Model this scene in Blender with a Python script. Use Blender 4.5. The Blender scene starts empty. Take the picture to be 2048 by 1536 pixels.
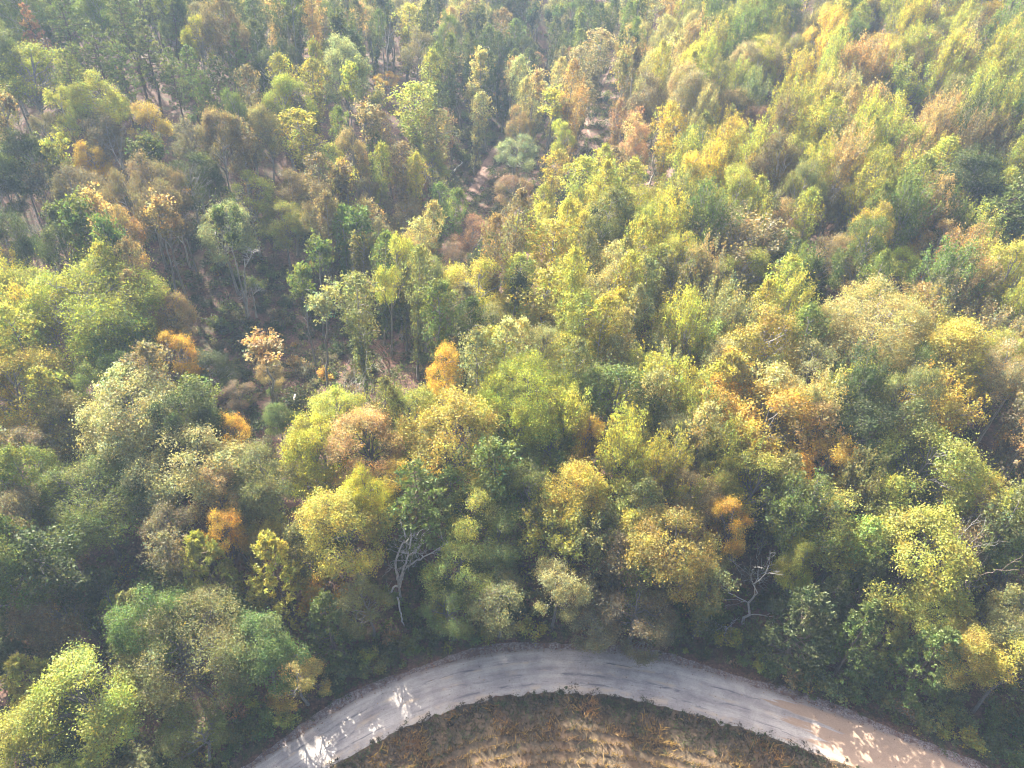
import bpy, math, random
import numpy as np
from mathutils import Vector, Quaternion

SC = bpy.context.scene
COL = SC.collection
R_ = math.radians
rng = np.random.default_rng(11)
random.seed(11)

# ------------------------------------------------------------------ camera
PITCH = R_(41.5)
CAM = np.array([0.0, 0.0, 72.0])
FPX = 1447.0                       # focal length in pixels of a 2048 wide picture
cam_d = bpy.data.cameras.new('camera')
cam_d.sensor_width = 36.0
cam_d.lens = 36.0 * FPX / 2048.0
cam_d.clip_start = 0.5
cam_d.clip_end = 4000.0
cam = bpy.data.objects.new('camera', cam_d)
COL.objects.link(cam)
cam.location = CAM
cam.rotation_euler = (math.pi / 2 - PITCH, 0, 0)
SC.camera = cam

# ------------------------------------------------------------------ light
SUN_EL, SUN_AZ = R_(37), R_(-33)   # sun stands beyond the wood, to the left
w = bpy.data.worlds.new('World'); SC.world = w; w.use_nodes = True
nt = w.node_tree; nt.nodes.clear()
sky = nt.nodes.new('ShaderNodeTexSky'); sky.sky_type = 'NISHITA'; sky.sun_disc = False
sky.sun_elevation = SUN_EL; sky.sun_rotation = SUN_AZ; sky.air_density = 0.55; sky.dust_density = 8.0; sky.ozone_density = 0.0
bg = nt.nodes.new('ShaderNodeBackground'); bg.inputs[1].default_value = 0.125
wo = nt.nodes.new('ShaderNodeOutputWorld')
nt.links.new(sky.outputs[0], bg.inputs[0]); nt.links.new(bg.outputs[0], wo.inputs[0])
sd = bpy.data.lights.new('sun', 'SUN'); sd.energy = 5.0; sd.angle = R_(0.5); sd.color = (1.0, 0.93, 0.80)
so = bpy.data.objects.new('sun', sd); COL.objects.link(so)
sdir = Vector((math.sin(SUN_AZ) * math.cos(SUN_EL), math.cos(SUN_AZ) * math.cos(SUN_EL), math.sin(SUN_EL)))
so.rotation_euler = sdir.to_track_quat('Z', 'Y').to_euler(); so.location = (0, 0, 150)
SC.view_settings.view_transform = 'Standard'; SC.view_settings.look = 'None'
SC.view_settings.exposure = 2.08; SC.view_settings.gamma = 1.0
SC.view_settings.use_curve_mapping = False
SC.cycles.max_bounces = 6; SC.cycles.diffuse_bounces = 4; SC.cycles.transmission_bounces = 4
SC.cycles.volume_bounces = 1; SC.cycles.glossy_bounces = 2
SC.cycles.use_denoising = True; SC.cycles.filter_width = 1.1
SC.cycles.sample_clamp_direct = 12.0
SC.cycles.sample_clamp_indirect = 6.0

# ------------------------------------------------------------------ geometry of the place
def smooth(a, b, x):
    t = np.clip((x - a) / (b - a), 0, 1)
    return t * t * (3 - 2 * t)

def height(x, y):
    x = np.asarray(x, float); y = np.asarray(y, float)
    left = 17.0 * np.exp(-(((x + 92) / 62) ** 2 + ((y - 155) / 45) ** 2))
    right = 33.0 * (1 / (1 + np.exp(-(x - 62 - 0.12 * (y - 150)) / 24))) * smooth(80, 270, y)
    hollow = -7.0 * np.exp(-((x - np.interp(y, [80, 120, 150, 200, 260], [-30, -20, -9, 6, 18])) / 15) ** 2) * smooth(72, 110, y)
    yy = y - 205 - 0.10 * x + 12 * np.sin(x / 41.0)
    far = (34.0 + 14 * np.exp(-((x + 20) / 90) ** 2)) * smooth(0, 125, yy)
    bank = 2.2 * smooth(44, 62, y) + 2.5 * smooth(60, 120, y) * (1 - np.exp(-((x - 0.1 * (y - 80)) / 28) ** 2))
    n = (np.sin(x * 0.21 + 1.3 * np.sin(y * 0.13)) * np.cos(y * 0.17 + 0.7 * np.sin(x * 0.11)) * 0.7
         + 0.12 * np.sin(x * 0.63 + y * 0.31) * np.cos(y * 0.55 - x * 0.2))
    return left + right + hollow + far + bank + n * smooth(46, 75, y)

def ray(u, v):
    d = np.array([(u - 1024) / FPX,
                  math.cos(PITCH) - (v - 768) / FPX * math.sin(PITCH),
                  -math.sin(PITCH) - (v - 768) / FPX * math.cos(PITCH)])
    return d
def hit(u, v, h=0.0):
    """where the line of sight meets the ground raised by h"""
    d = ray(u, v)
    lo = 0.0
    t = 20.0
    while t < 700:
        p = CAM + d * t
        if p[2] < height(p[0], p[1]) + h: break
        lo = t; t += 3.0
    hi = t
    for _ in range(14):
        m = (lo + hi) / 2; p = CAM + d * m
        if p[2] < height(p[0], p[1]) + h: hi = m
        else: lo = m
    p = CAM + d * hi
    return float(p[0]), float(p[1]), hi
def project(x, y, z):
    dx, dy, dz = x - CAM[0], y - CAM[1], z - CAM[2]
    dep = dy * math.cos(PITCH) - dz * math.sin(PITCH)
    up = dy * math.sin(PITCH) + dz * math.cos(PITCH)
    return 1024 + FPX * dx / dep, 768 - FPX * up / dep, dep

def flat(u, v):
    d = ray(u, v); t = -CAM[2] / d[2]
    return np.array([CAM[0] + d[0] * t, CAM[1] + d[1] * t])

# ------------------------------------------------------------------ helpers
def link(name, data, parent=None, loc=None):
    o = bpy.data.objects.new(name, data); COL.objects.link(o)
    if parent is not None: o.parent = parent
    if loc is not None: o.location = loc
    return o
def tag(o, label=None, cat=None, group=None, kind=None):
    if label: o['label'] = label
    if cat: o['category'] = cat
    if group: o['group'] = group
    if kind: o['kind'] = kind
    return o
def mesh_from(name, V, F, mat=None, col=None, smooth_=False):
    """V (n,3), F (m,k) equal sized faces"""
    V = np.ascontiguousarray(V, dtype=np.float32); F = np.ascontiguousarray(F, dtype=np.int32)
    me = bpy.data.meshes.new(name)
    me.vertices.add(len(V)); me.vertices.foreach_set('co', V.ravel())
    k = F.shape[1]
    me.loops.add(F.size); me.loops.foreach_set('vertex_index', F.ravel())
    me.polygons.add(len(F))
    me.polygons.foreach_set('loop_start', np.arange(0, F.size, k, dtype=np.int32))
    if smooth_: me.polygons.foreach_set('use_smooth', np.ones(len(F), bool))
    me.update(calc_edges=True)
    if col is not None:
        a = me.color_attributes.new('tint', 'FLOAT_COLOR', 'POINT')
        c = np.ones((len(V), 4), np.float32); c[:, :3] = col
        a.data.foreach_set('color', c.ravel())
    if mat: me.materials.append(mat)
    return me

class Tubes:
    def __init__(s): s.V = []; s.F = []; s.n = 0
    def add(s, pts, rad, k=5):
        pts = np.asarray(pts, float); m = len(pts)
        rad = np.broadcast_to(np.asarray(rad, float), (m,))
        T = np.gradient(pts, axis=0); T /= np.linalg.norm(T, axis=1)[:, None] + 1e-9
        ref = np.array([0.31, 0.87, 0.12]) if abs(T[0, 2]) > 0.7 else np.array([0, 0, 1.0])
        A = np.cross(T, ref); A /= np.linalg.norm(A, axis=1)[:, None] + 1e-9
        B = np.cross(T, A)
        ang = np.arange(k) * 2 * math.pi / k
        ring = pts[:, None, :] + rad[:, None, None] * (np.cos(ang)[None, :, None] * A[:, None, :] + np.sin(ang)[None, :, None] * B[:, None, :])
        s.V.append(ring.reshape(-1, 3))
        i = np.arange(m - 1)[:, None] * k + np.arange(k)[None, :]
        j = np.arange(m - 1)[:, None] * k + (np.arange(k)[None, :] + 1) % k
        s.F.append((np.stack([i, j, j + k, i + k], -1) + s.n).reshape(-1, 4))
        s.n += m * k
    def mesh(s, name, mat): return mesh_from(name, np.concatenate(s.V), np.concatenate(s.F), mat, smooth_=True)

def wobble(r, a, b, n=6, amp=0.06, sag=0.0):
    a = np.asarray(a, float); b = np.asarray(b, float)
    t = np.linspace(0, 1, n)[:, None]
    L = np.linalg.norm(b - a)
    p = a + (b - a) * t
    off = r.normal(0, amp * L, (n, 3)) * np.sin(t * math.pi)
    p = p + off; p[:, 2] += sag * L * np.sin(t[:, 0] * math.pi)
    return p

def leaf_geo(r, P, Nrm, S, asp=0.62, fold=0.22):
    n = len(P)
    Nrm = Nrm / (np.linalg.norm(Nrm, axis=1)[:, None] + 1e-9)
    q = r.normal(size=(n, 3)); A = np.cross(Nrm, q); A /= np.linalg.norm(A, axis=1)[:, None] + 1e-9
    B = np.cross(Nrm, A)
    S = np.broadcast_to(S, (n,))[:, None]
    V = np.stack([P - A * S, P + B * S * asp + Nrm * S * fold, P + A * S, P - B * S * asp + Nrm * S * fold], 1)
    F = np.arange(n * 4).reshape(n, 4)
    return V.reshape(-1, 3), F

# ------------------------------------------------------------------ materials
def new_mat(name):
    m = bpy.data.materials.new(name); m.use_nodes = True
    n = m.node_tree; n.nodes.clear()
    out = n.nodes.new('ShaderNodeOutputMaterial')
    return m, n, out
def N(n, t, **kw):
    x = n.nodes.new(t)
    for k, v in kw.items():
        if k.startswith('i_'): x.inputs[k[2:]].default_value = v
        else: setattr(x, k, v)
    return x
def mixc(n, a, b, f, mode='MIX'):
    m = n.nodes.new('ShaderNodeMix'); m.data_type = 'RGBA'; m.blend_type = mode
    for s, v in ((6, a), (7, b), (0, f)):
        if hasattr(v, 'is_linked'): n.links.new(v, m.inputs[s])
        elif isinstance(v, (int, float)): m.inputs[s].default_value = v if s == 0 else (v, v, v, 1)
        else: m.inputs[s].default_value = (*v, 1)
    return m.outputs[2]
def ramp(n, src, stops):
    r = n.nodes.new('ShaderNodeValToRGB'); e = r.color_ramp.elements
    while len(e) > 1: e.remove(e[-1])
    e[0].position = stops[0][0]; c = stops[0][1]; e[0].color = (*c, 1) if hasattr(c, '__len__') else (c, c, c, 1)
    for p, c in stops[1:]:
        x = e.new(p); x.color = (*c, 1) if hasattr(c, '__len__') else (c, c, c, 1)
    n.links.new(src, r.inputs[0]); return r.outputs[0]
def noise(n, vec, scale, detail=3, rough=0.55, dist=0.0):
    x = n.nodes.new('ShaderNodeTexNoise'); x.inputs['Scale'].default_value = scale
    x.inputs['Detail'].default_value = detail; x.inputs['Roughness'].default_value = rough
    x.inputs['Distortion'].default_value = dist
    n.links.new(vec, x.inputs['Vector']); return x.outputs[0]

def leaf_material(name, trans=0.42, gloss=0.05):
    m, n, out = new_mat(name)
    oi = N(n, 'ShaderNodeObjectInfo'); at = N(n, 'ShaderNodeAttribute'); at.attribute_name = 'tint'
    geo = N(n, 'ShaderNodeNewGeometry')
    c = mixc(n, oi.outputs['Color'], at.outputs['Color'], 1.0, 'MULTIPLY')
    nz = noise(n, geo.outputs['Position'], 0.45, 2)
    hs = N(n, 'ShaderNodeHueSaturation')
    hue = N(n, 'ShaderNodeMapRange'); hue.inputs[1].default_value = 0.25; hue.inputs[2].default_value = 0.75
    hue.inputs[3].default_value = 0.474; hue.inputs[4].default_value = 0.516
    n.links.new(nz, hue.inputs[0]); n.links.new(hue.outputs[0], hs.inputs['Hue']); n.links.new(mixc(n, c, mixc(n, (0.17, 0.19, 0.06), at.outputs['Color'], 1.0, 'MULTIPLY'), ramp(n, noise(n, geo.outputs['Position'], 0.33, 3, 0.6), [(0.45, 0.0), (0.65, 0.40)])), hs.inputs['Color'])
    nz2 = noise(n, geo.outputs['Position'], 0.9, 3)
    val = N(n, 'ShaderNodeMapRange'); val.inputs[1].default_value = 0.3; val.inputs[2].default_value = 0.7
    val.inputs[3].default_value = 0.72; val.inputs[4].default_value = 1.3
    n.links.new(nz2, val.inputs[0]); n.links.new(val.outputs[0], hs.inputs['Value'])
    c = hs.outputs[0]
    d = N(n, 'ShaderNodeBsdfDiffuse'); n.links.new(c, d.inputs[0])
    t = N(n, 'ShaderNodeBsdfTranslucent')
    n.links.new(mixc(n, c, (1.25, 1.2, 0.7), 1.0, 'MULTIPLY'), t.inputs[0])
    mx = N(n, 'ShaderNodeMixShader'); mx.inputs[0].default_value = trans
    n.links.new(d.outputs[0], mx.inputs[1]); n.links.new(t.outputs[0], mx.inputs[2])
    g = N(n, 'ShaderNodeBsdfGlossy'); g.inputs['Roughness'].default_value = 0.6; g.inputs[0].default_value = (1, 0.98, 0.9, 1)
    mg = N(n, 'ShaderNodeMixShader'); mg.inputs[0].default_value = gloss
    n.links.new(mx.outputs[0], mg.inputs[1]); n.links.new(g.outputs[0], mg.inputs[2])
    n.links.new(mg.outputs[0], out.inputs[0]); return m
M_LEAF = leaf_material('leaf', 0.48, 0.02)
M_NEEDLE = leaf_material('needle', 0.32, 0.03)
M_HERB = leaf_material('herb', 0.35, 0.03)

def bark_material():
    m, n, out = new_mat('bark')
    oi = N(n, 'ShaderNodeObjectInfo'); geo = N(n, 'ShaderNodeTexCoord')
    mp = N(n, 'ShaderNodeMapping'); mp.inputs['Scale'].default_value = (6, 6, 0.9)
    n.links.new(geo.outputs['Object'], mp.inputs[0])
    f = noise(n, mp.outputs[0], 1.6, 4)
    c = mixc(n, oi.outputs['Color'], ramp(n, f, [(0.3, 0.5), (0.55, 1.0), (0.72, 1.35)]), 1.0, 'MULTIPLY')
    b = N(n, 'ShaderNodeBsdfPrincipled'); n.links.new(c, b.inputs['Base Color']); b.inputs['Roughness'].default_value = 0.9
    bp = N(n, 'ShaderNodeBump'); bp.inputs['Strength'].default_value = 0.6; bp.inputs['Distance'].default_value = 0.05
    n.links.new(f, bp.inputs['Height']); n.links.new(bp.outputs[0], b.inputs['Normal'])
    n.links.new(b.outputs[0], out.inputs[0]); return m
M_BARK = bark_material()

def ground_material():
    m, n, out = new_mat('leaf_litter_ground')
    g = N(n, 'ShaderNodeNewGeometry'); P = g.outputs['Position']
    big = noise(n, P, 0.05, 3); mid = noise(n, P, 0.5, 4); fine = noise(n, P, 3.2, 4, 0.7)
    litter = ramp(n, fine, [(0.3, (0.035, 0.022, 0.018)), (0.47, (0.085, 0.045, 0.033)), (0.6, (0.15, 0.075, 0.05)), (0.72, (0.24, 0.14, 0.09))])
    herb = ramp(n, fine, [(0.3, (0.02, 0.03, 0.012)), (0.5, (0.06, 0.07, 0.025)), (0.7, (0.14, 0.12, 0.05))])
    c = mixc(n, litter, herb, ramp(n, mid, [(0.48, 0.0), (0.62, 0.75)]))
    c = mixc(n, c, (0.20, 0.12, 0.07), ramp(n, big, [(0.58, 0.0), (0.78, 0.2)]))
    b = N(n, 'ShaderNodeBsdfPrincipled'); n.links.new(c, b.inputs['Base Color']); b.inputs['Roughness'].default_value = 0.95
    bp = N(n, 'ShaderNodeBump'); bp.inputs['Strength'].default_value = 0.8; bp.inputs['Distance'].default_value = 0.12
    n.links.new(fine, bp.inputs['Height']); n.links.new(bp.outputs[0], b.inputs['Normal'])
    n.links.new(b.outputs[0], out.inputs[0]); return m
M_GROUND = ground_material()

# ------------------------------------------------------------------ ground
def axis(lo, hi, parts):
    out = []
    for a, b, s in parts: out += list(np.arange(a, b, s))
    return np.array(sorted(set(out + [hi])))
xs = axis(-700, 700, [(-700, -300, 40), (-300, -120, 6), (-120, 120, 2.5), (120, 300, 6), (300, 700, 40)])
ys = axis(-120, 900, [(-120, 10, 12), (10, 100, 1.8), (100, 340, 3.5), (340, 900, 40)])
X, Y = np.meshgrid(xs, ys)
Z = height(X, Y)
nx, ny = len(xs), len(ys)
idx = np.arange(nx * ny).reshape(ny, nx)
F = np.stack([idx[:-1, :-1], idx[:-1, 1:], idx[1:, 1:], idx[1:, :-1]], -1).reshape(-1, 4)
gme = mesh_from('ground', np.stack([X, Y, Z], -1).reshape(-1, 3), F, M_GROUND, smooth_=True)
def height(x, y):
    x = np.clip(np.asarray(x, float), xs[0], xs[-1] - 1e-3); y = np.clip(np.asarray(y, float), ys[0], ys[-1] - 1e-3)
    i = np.searchsorted(xs, x, 'right') - 1; j = np.searchsorted(ys, y, 'right') - 1
    a = (x - xs[i]) / (xs[i + 1] - xs[i]); b = (y - ys[j]) / (ys[j + 1] - ys[j])
    return (Z[j, i] * (1 - a) + Z[j, i + 1] * a) * (1 - b) + (Z[j + 1, i] * (1 - a) + Z[j + 1, i + 1] * a) * b
tag(link('ground', gme), 'leaf littered forest floor rising into wooded hills', kind='structure')

# ------------------------------------------------------------------ road
OUT = [(500, 1536), (560, 1494), (630, 1444), (700, 1402), (760, 1370), (830, 1342), (900, 1320), (960, 1306), (1040, 1296),
       (1150, 1294), (1250, 1302), (1350, 1324), (1450, 1352), (1520, 1371), (1602, 1402), (1672, 1424), (1741, 1449), (1848, 1492), (1944, 1538)]
INN = [(656, 1536), (720, 1500), (800, 1456), (880, 1422), (960, 1397), (1050, 1384), (1120, 1380), (1200, 1384), (1290, 1401),
       (1380, 1426), (1450, 1446), (1500, 1460), (1602, 1493), (1687, 1524), (1716, 1540)]
def resample(P, n):
    P = np.array(P); s = np.concatenate([[0], np.cumsum(np.linalg.norm(np.diff(P, axis=0), axis=1))])
    t = np.linspace(0, s[-1], n); return np.stack([np.interp(t, s, P[:, i]) for i in range(P.shape[1])], 1)
def smooth_line(P, k=9, it=2):
    P = P.copy()
    for _ in range(it):
        Q = P.copy()
        for i in range(1, len(P) - 1):
            a = max(0, i - k // 2); b = min(len(P), i + k // 2 + 1); h = min(i - a, b - 1 - i)
            Q[i] = P[i - h:i + h + 1].mean(0)
        P = Q
    return P
def extend(P, L=45):
    a = P[0] + (P[0] - P[2]) / np.linalg.norm(P[0] - P[2]) * L
    b = P[-1] + (P[-1] - P[-3]) / np.linalg.norm(P[-1] - P[-3]) * L
    return np.concatenate([[a], P, [b]])
outer = smooth_line(resample(extend(np.array([flat(*p) for p in OUT])), 260), 15, 2)
inner_raw = smooth_line(resample(extend(np.array([flat(*p) for p in INN])), 260), 15, 2)
# match the inner edge to the nearest point of each outer station
dd = ((outer[:, None, :] - inner_raw[None, :, :]) ** 2).sum(-1)
inner = smooth_line(inner_raw[dd.argmin(1)], 11, 2)
nS, nT = len(outer), 13
T = np.linspace(0, 1, nT)
road_xy = outer[:, None, :] * (1 - T)[None, :, None] + inner[:, None, :] * T[None, :, None]
s_len = np.concatenate([[0], np.cumsum(np.linalg.norm(np.diff((outer + inner) / 2, axis=0), axis=1))])
rz = 0.075 + 0.05 * np.sin(T * math.pi)[None, :] + 0 * s_len[:, None]
jit = rng.normal(0, 0.13, (nS, 2))
nrm = (inner - outer) / np.linalg.norm(inner - outer, axis=1)[:, None]
road_xy[:, 0, :] += nrm * jit[:, :1]; road_xy[:, -1, :] += nrm * jit[:, 1:]
rz[:, 0] = 0.03; rz[:, -1] = 0.03
V = np.concatenate([road_xy, rz[:, :, None]], -1).reshape(-1, 3)
idx = np.arange(nS * nT).reshape(nS, nT)
F = np.stack([idx[:-1, :-1], idx[1:, :-1], idx[1:, 1:], idx[:-1, 1:]], -1).reshape(-1, 4)
def road_material():
    m, n, out = new_mat('worn_road')
    uv = N(n, 'ShaderNodeUVMap'); uv.uv_map = 'UVMap'
    g = N(n, 'ShaderNodeNewGeometry'); P = g.outputs['Position']
    sep = N(n, 'ShaderNodeSeparateXYZ'); n.links.new(uv.outputs[0], sep.inputs[0])
    sepP = N(n, 'ShaderNodeSeparateXYZ'); n.links.new(P, sepP.inputs[0])
    def stretch(sx, sy):
        mp = N(n, 'ShaderNodeMapping'); mp.inputs['Scale'].default_value = (sx, sy, 1); n.links.new(uv.outputs[0], mp.inputs[0]); return mp.outputs[0]
    grain = noise(n, P, 14, 3, 0.7)
    blot = noise(n, P, 0.55, 4)
    streak = noise(n, stretch(0.10, 7.0), 1.0, 4, 0.6)
    base = ramp(n, grain, [(0.3, (0.27, 0.245, 0.225)), (0.5, (0.40, 0.365, 0.335)), (0.7, (0.49, 0.45, 0.415))])
    base = mixc(n, base, ramp(n, blot, [(0.35, (0.78, 0.77, 0.78)), (0.6, (1.08, 1.07, 1.05))]), 1.0, 'MULTIPLY')
    base = mixc(n, base, ramp(n, streak, [(0.33, (0.78, 0.77, 0.80)), (0.62, (1.1, 1.1, 1.1))]), 1.0, 'MULTIPLY')
    # broken dark patches along the wheel lines, and the sandy rims beside them
    def band(c, wdt):
        a = N(n, 'ShaderNodeMath', operation='SUBTRACT'); n.links.new(sep.outputs[1], a.inputs[0]); a.inputs[1].default_value = c
        wv = noise(n, stretch(0.12, 0.0), 1.0, 2)
        b0 = N(n, 'ShaderNodeMath', operation='MULTIPLY_ADD'); n.links.new(wv, b0.inputs[0]); b0.inputs[1].default_value = 0.08; n.links.new(a.outputs[0], b0.inputs[2])
        b1 = N(n, 'ShaderNodeMath', operation='SUBTRACT'); n.links.new(b0.outputs[0], b1.inputs[0]); b1.inputs[1].default_value = 0.04
        b = N(n, 'ShaderNodeMath', operation='ABSOLUTE'); n.links.new(b1.outputs[0], b.inputs[0])
        r = N(n, 'ShaderNodeMapRange'); r.inputs[1].default_value = 0; r.inputs[2].default_value = wdt; r.inputs[3].default_value = 1; r.inputs[4].default_value = 0
        n.links.new(b.outputs[0], r.inputs[0]); return r.outputs[0]
    pn = ramp(n, noise(n, stretch(0.28, 9.0), 1.0, 6, 0.8, 0.6), [(0.52, 0.0), (0.57, 1.0)])
    pn2 = ramp(n, noise(n, stretch(0.28, 3.0), 1.3, 4, 0.65, 0.5), [(0.50, 0.0), (0.60, 1.0)])
    def mul(a, b):
        x = N(n, 'ShaderNodeMath', operation='MULTIPLY'); n.links.new(a, x.inputs[0])
        if hasattr(b, 'is_linked'): n.links.new(b, x.inputs[1])
        else: x.inputs[1].default_value = b
        return x.outputs[0]
    def mx2(a, b):
        x = N(n, 'ShaderNodeMath', operation='MAXIMUM'); n.links.new(a, x.inputs[0]); n.links.new(b, x.inputs[1]); return x.outputs[0]
    cracks = mx2(mx2(band(0.60, 0.06), band(0.80, 0.05)), band(0.30, 0.045))
    dirtb = mx2(mx2(band(0.53, 0.07), band(0.33, 0.05)), band(0.90, 0.10))
    # tan dirt towards the right hand end of the road
    dx = N(n, 'ShaderNodeMapRange'); dx.inputs[1].default_value = 21; dx.inputs[2].default_value = 40; n.links.new(sepP.outputs[0], dx.inputs[0])
    dn = N(n, 'ShaderNodeMath', operation='MULTIPLY_ADD'); n.links.new(noise(n, stretch(0.09, 5), 1.2, 4), dn.inputs[0]); dn.inputs[1].default_value = 1.2; n.links.new(dx.outputs[0], dn.inputs[2])
    dr = ramp(n, dn.outputs[0], [(0.95, 0.0), (1.02, 0.55), (1.25, 0.9)])
    tan = ramp(n, grain, [(0.3, (0.27, 0.18, 0.12)), (0.7, (0.43, 0.30, 0.21))])
    c = mixc(n, base, (0.50, 0.39, 0.28), mul(mul(dirtb, pn2), 0.75))
    c = mixc(n, c, (0.11, 0.11, 0.13), mul(mul(cracks, pn), 0.9))
    vo = N(n, 'ShaderNodeTexVoronoi'); vo.inputs['Scale'].default_value = 3.2; n.links.new(P, vo.inputs['Vector'])
    spot = ramp(n, vo.outputs['Distance'], [(0.10, 1.0), (0.17, 0.0)])
    spm = ramp(n, noise(n, stretch(0.35, 6.0), 1.7, 3), [(0.52, 0.0), (0.60, 0.75)])
    c = mixc(n, c, (0.12, 0.105, 0.11), mul(spot, spm))
    c = mixc(n, c, tan, dr)
    # dusty margin on the outer side
    em = N(n, 'ShaderNodeMapRange'); em.inputs[1].default_value = 0.02; em.inputs[2].default_value = 0.11; em.inputs[3].default_value = 0.85; em.inputs[4].default_value = 0
    n.links.new(sep.outputs[1], em.inputs[0])
    c = mixc(n, c, (0.22, 0.185, 0.165), em.outputs[0])
    b = N(n, 'ShaderNodeBsdfPrincipled'); n.links.new(c, b.inputs['Base Color']); b.inputs['Roughness'].default_value = 0.85
    bp = N(n, 'ShaderNodeBump'); bp.inputs['Strength'].default_value = 0.3; bp.inputs['Distance'].default_value = 0.03
    n.links.new(grain, bp.inputs['Height']); n.links.new(bp.outputs[0], b.inputs['Normal'])
    n.links.new(b.outputs[0], out.inputs[0]); return m
rme = mesh_from('road', V, F, road_material(), smooth_=True)
uvl = rme.uv_layers.new(name='UVMap')
UVv = np.stack([np.repeat(s_len, nT), np.tile(T, nS)], -1)
uvl.data.foreach_set('uv', UVv[F.ravel()].astype(np.float32).ravel())
tag(link('road', rme), 'curving worn pale grey country road with sandy right end', kind='structure')

# gravelly shoulder on the outer side
sh_w = 0.75 + 0.25 * np.sin(s_len * 0.4) + rng.normal(0, 0.06, nS)
sh_in = outer + nrm * 0.35; sh_out = outer - nrm * sh_w[:, None]
sh_mid = (sh_in + sh_out) / 2
V = np.concatenate([np.c_[sh_in, np.full(nS, 0.022)], np.c_[sh_mid, np.full(nS, 0.05)], np.c_[sh_out, np.full(nS, 0.012)]])
i = np.arange(nS - 1)
F = np.concatenate([np.stack([i, i + nS, i + nS + 1, i + 1], -1), np.stack([i + nS, i + 2 * nS, i + 2 * nS + 1, i + nS + 1], -1)])
m, n, out = new_mat('shoulder_gravel')
g = N(n, 'ShaderNodeNewGeometry'); fz = noise(n, g.outputs['Position'], 6, 4, 0.7); fb = noise(n, g.outputs['Position'], 0.9, 3)
c = ramp(n, fz, [(0.3, (0.09, 0.065, 0.06)), (0.5, (0.2, 0.16, 0.15)), (0.68, (0.36, 0.31, 0.30))])
c = mixc(n, c, (0.10, 0.05, 0.035), ramp(n, fb, [(0.5, 0.0), (0.62, 0.7)]))
b = N(n, 'ShaderNodeBsdfPrincipled'); n.links.new(c, b.inputs['Base Color']); b.inputs['Roughness'].default_value = 0.9
n.links.new(b.outputs[0], out.inputs[0])
tag(link('shoulder', mesh_from('shoulder', V, F, m)), 'gravel road shoulder strewn with fallen leaves', kind='structure')

# field inside the bend
fe = inner[::4] - nrm[::4] * 0.15
cen = np.array([6.0, -60.0])
rings = []
for k, t in enumerate([0, 0.03, 0.08, 0.2, 0.5, 1.0]):
    rings.append(np.c_[fe * (1 - t) + cen * t, np.full(len(fe), 0.016 + (0.10 if 0 < t < 0.3 else 0.0))])
V = np.concatenate(rings); nf = len(fe); F = []
for k in range(5):
    for i_ in range(nf - 1): F.append((k * nf + i_, k * nf + i_ + 1, (k + 1) * nf + i_ + 1, (k + 1) * nf + i_))
m, n, out = new_mat('field_soil')
g = N(n, 'ShaderNodeNewGeometry'); fz = noise(n, g.outputs['Position'], 3.5, 4, 0.7); fb = noise(n, g.outputs['Position'], 0.5, 3)
c = ramp(n, fz, [(0.3, (0.032, 0.025, 0.015)), (0.5, (0.08, 0.058, 0.033)), (0.68, (0.15, 0.105, 0.06))])
c = mixc(n, c, (0.15, 0.085, 0.045), ramp(n, fb, [(0.45, 0.0), (0.65, 0.4)]))
b = N(n, 'ShaderNodeBsdfPrincipled'); n.links.new(c, b.inputs['Base Color']); b.inputs['Roughness'].default_value = 0.95
bp = N(n, 'ShaderNodeBump'); bp.inputs['Strength'].default_value = 0.8; bp.inputs['Distance'].default_value = 0.1
n.links.new(fz, bp.inputs['Height']); n.links.new(bp.outputs[0], b.inputs['Normal'])
n.links.new(b.outputs[0], out.inputs[0])
tag(link('field', mesh_from('field', V, np.array(F), m, smooth_=True)), 'brown harvested field inside the road bend', kind='structure')

# trails
TRAILS = [([(930, 405), (948, 378), (962, 352), (978, 325), (992, 302), (1006, 285)], 1.2),
          ([(806, 212), (780, 200), (748, 187), (716, 168)], 0.9),
          ([(1196, 300), (1178, 270), (1172, 240), (1186, 205), (1206, 165), (1228, 120)], 0.5),
          ([(1300, 372), (1330, 355), (1352, 338)], 1.6)]
m, n, out = new_mat('trail_dirt')
g = N(n, 'ShaderNodeNewGeometry'); fz = noise(n, g.outputs['Position'], 2.0, 4, 0.7)
c = ramp(n, fz, [(0.3, (0.09, 0.06, 0.045)), (0.5, (0.20, 0.125, 0.095)), (0.7, (0.30, 0.20, 0.155))])
b = N(n, 'ShaderNodeBsdfPrincipled'); n.links.new(c, b.inputs['Base Color']); b.inputs['Roughness'].default_value = 0.95
n.links.new(b.outputs[0], out.inputs[0])
trail_px = []
for ti, (pts, hw) in enumerate(TRAILS):
    P = resample(np.array([hit(*p)[:2] for p in pts]), 30)
    P = smooth_line(P, 5, 1)
    D = np.gradient(P, axis=0); D /= np.linalg.norm(D, axis=1)[:, None]; Q = np.stack([-D[:, 1], D[:, 0]], 1)
    rows = []
    for q in np.linspace(-1, 1, 7):
        L = P + Q * (hw * q + rng.normal(0, 0.12, (30, 1)))
        rows.append(np.c_[L, height(L[:, 0], L[:, 1]) + 0.16 - 0.15 * q * q])
    V = np.concatenate(rows); i = np.arange(29)
    F = np.concatenate([np.stack([k * 30 + i, k * 30 + i + 1, (k + 1) * 30 + i + 1, (k + 1) * 30 + i], -1) for k in range(6)])
    tag(link('dirt_path', mesh_from('dirt_path', V, F, m)),
        ['pinkish dirt path climbing through the central clearing', 'grassy dirt path crossing the far slope',
         'dirt path running up the hollow in the distance', 'sunlit dirt patch under slim trees'][ti], kind='structure')
    for p in pts: trail_px.append(p)

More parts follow.
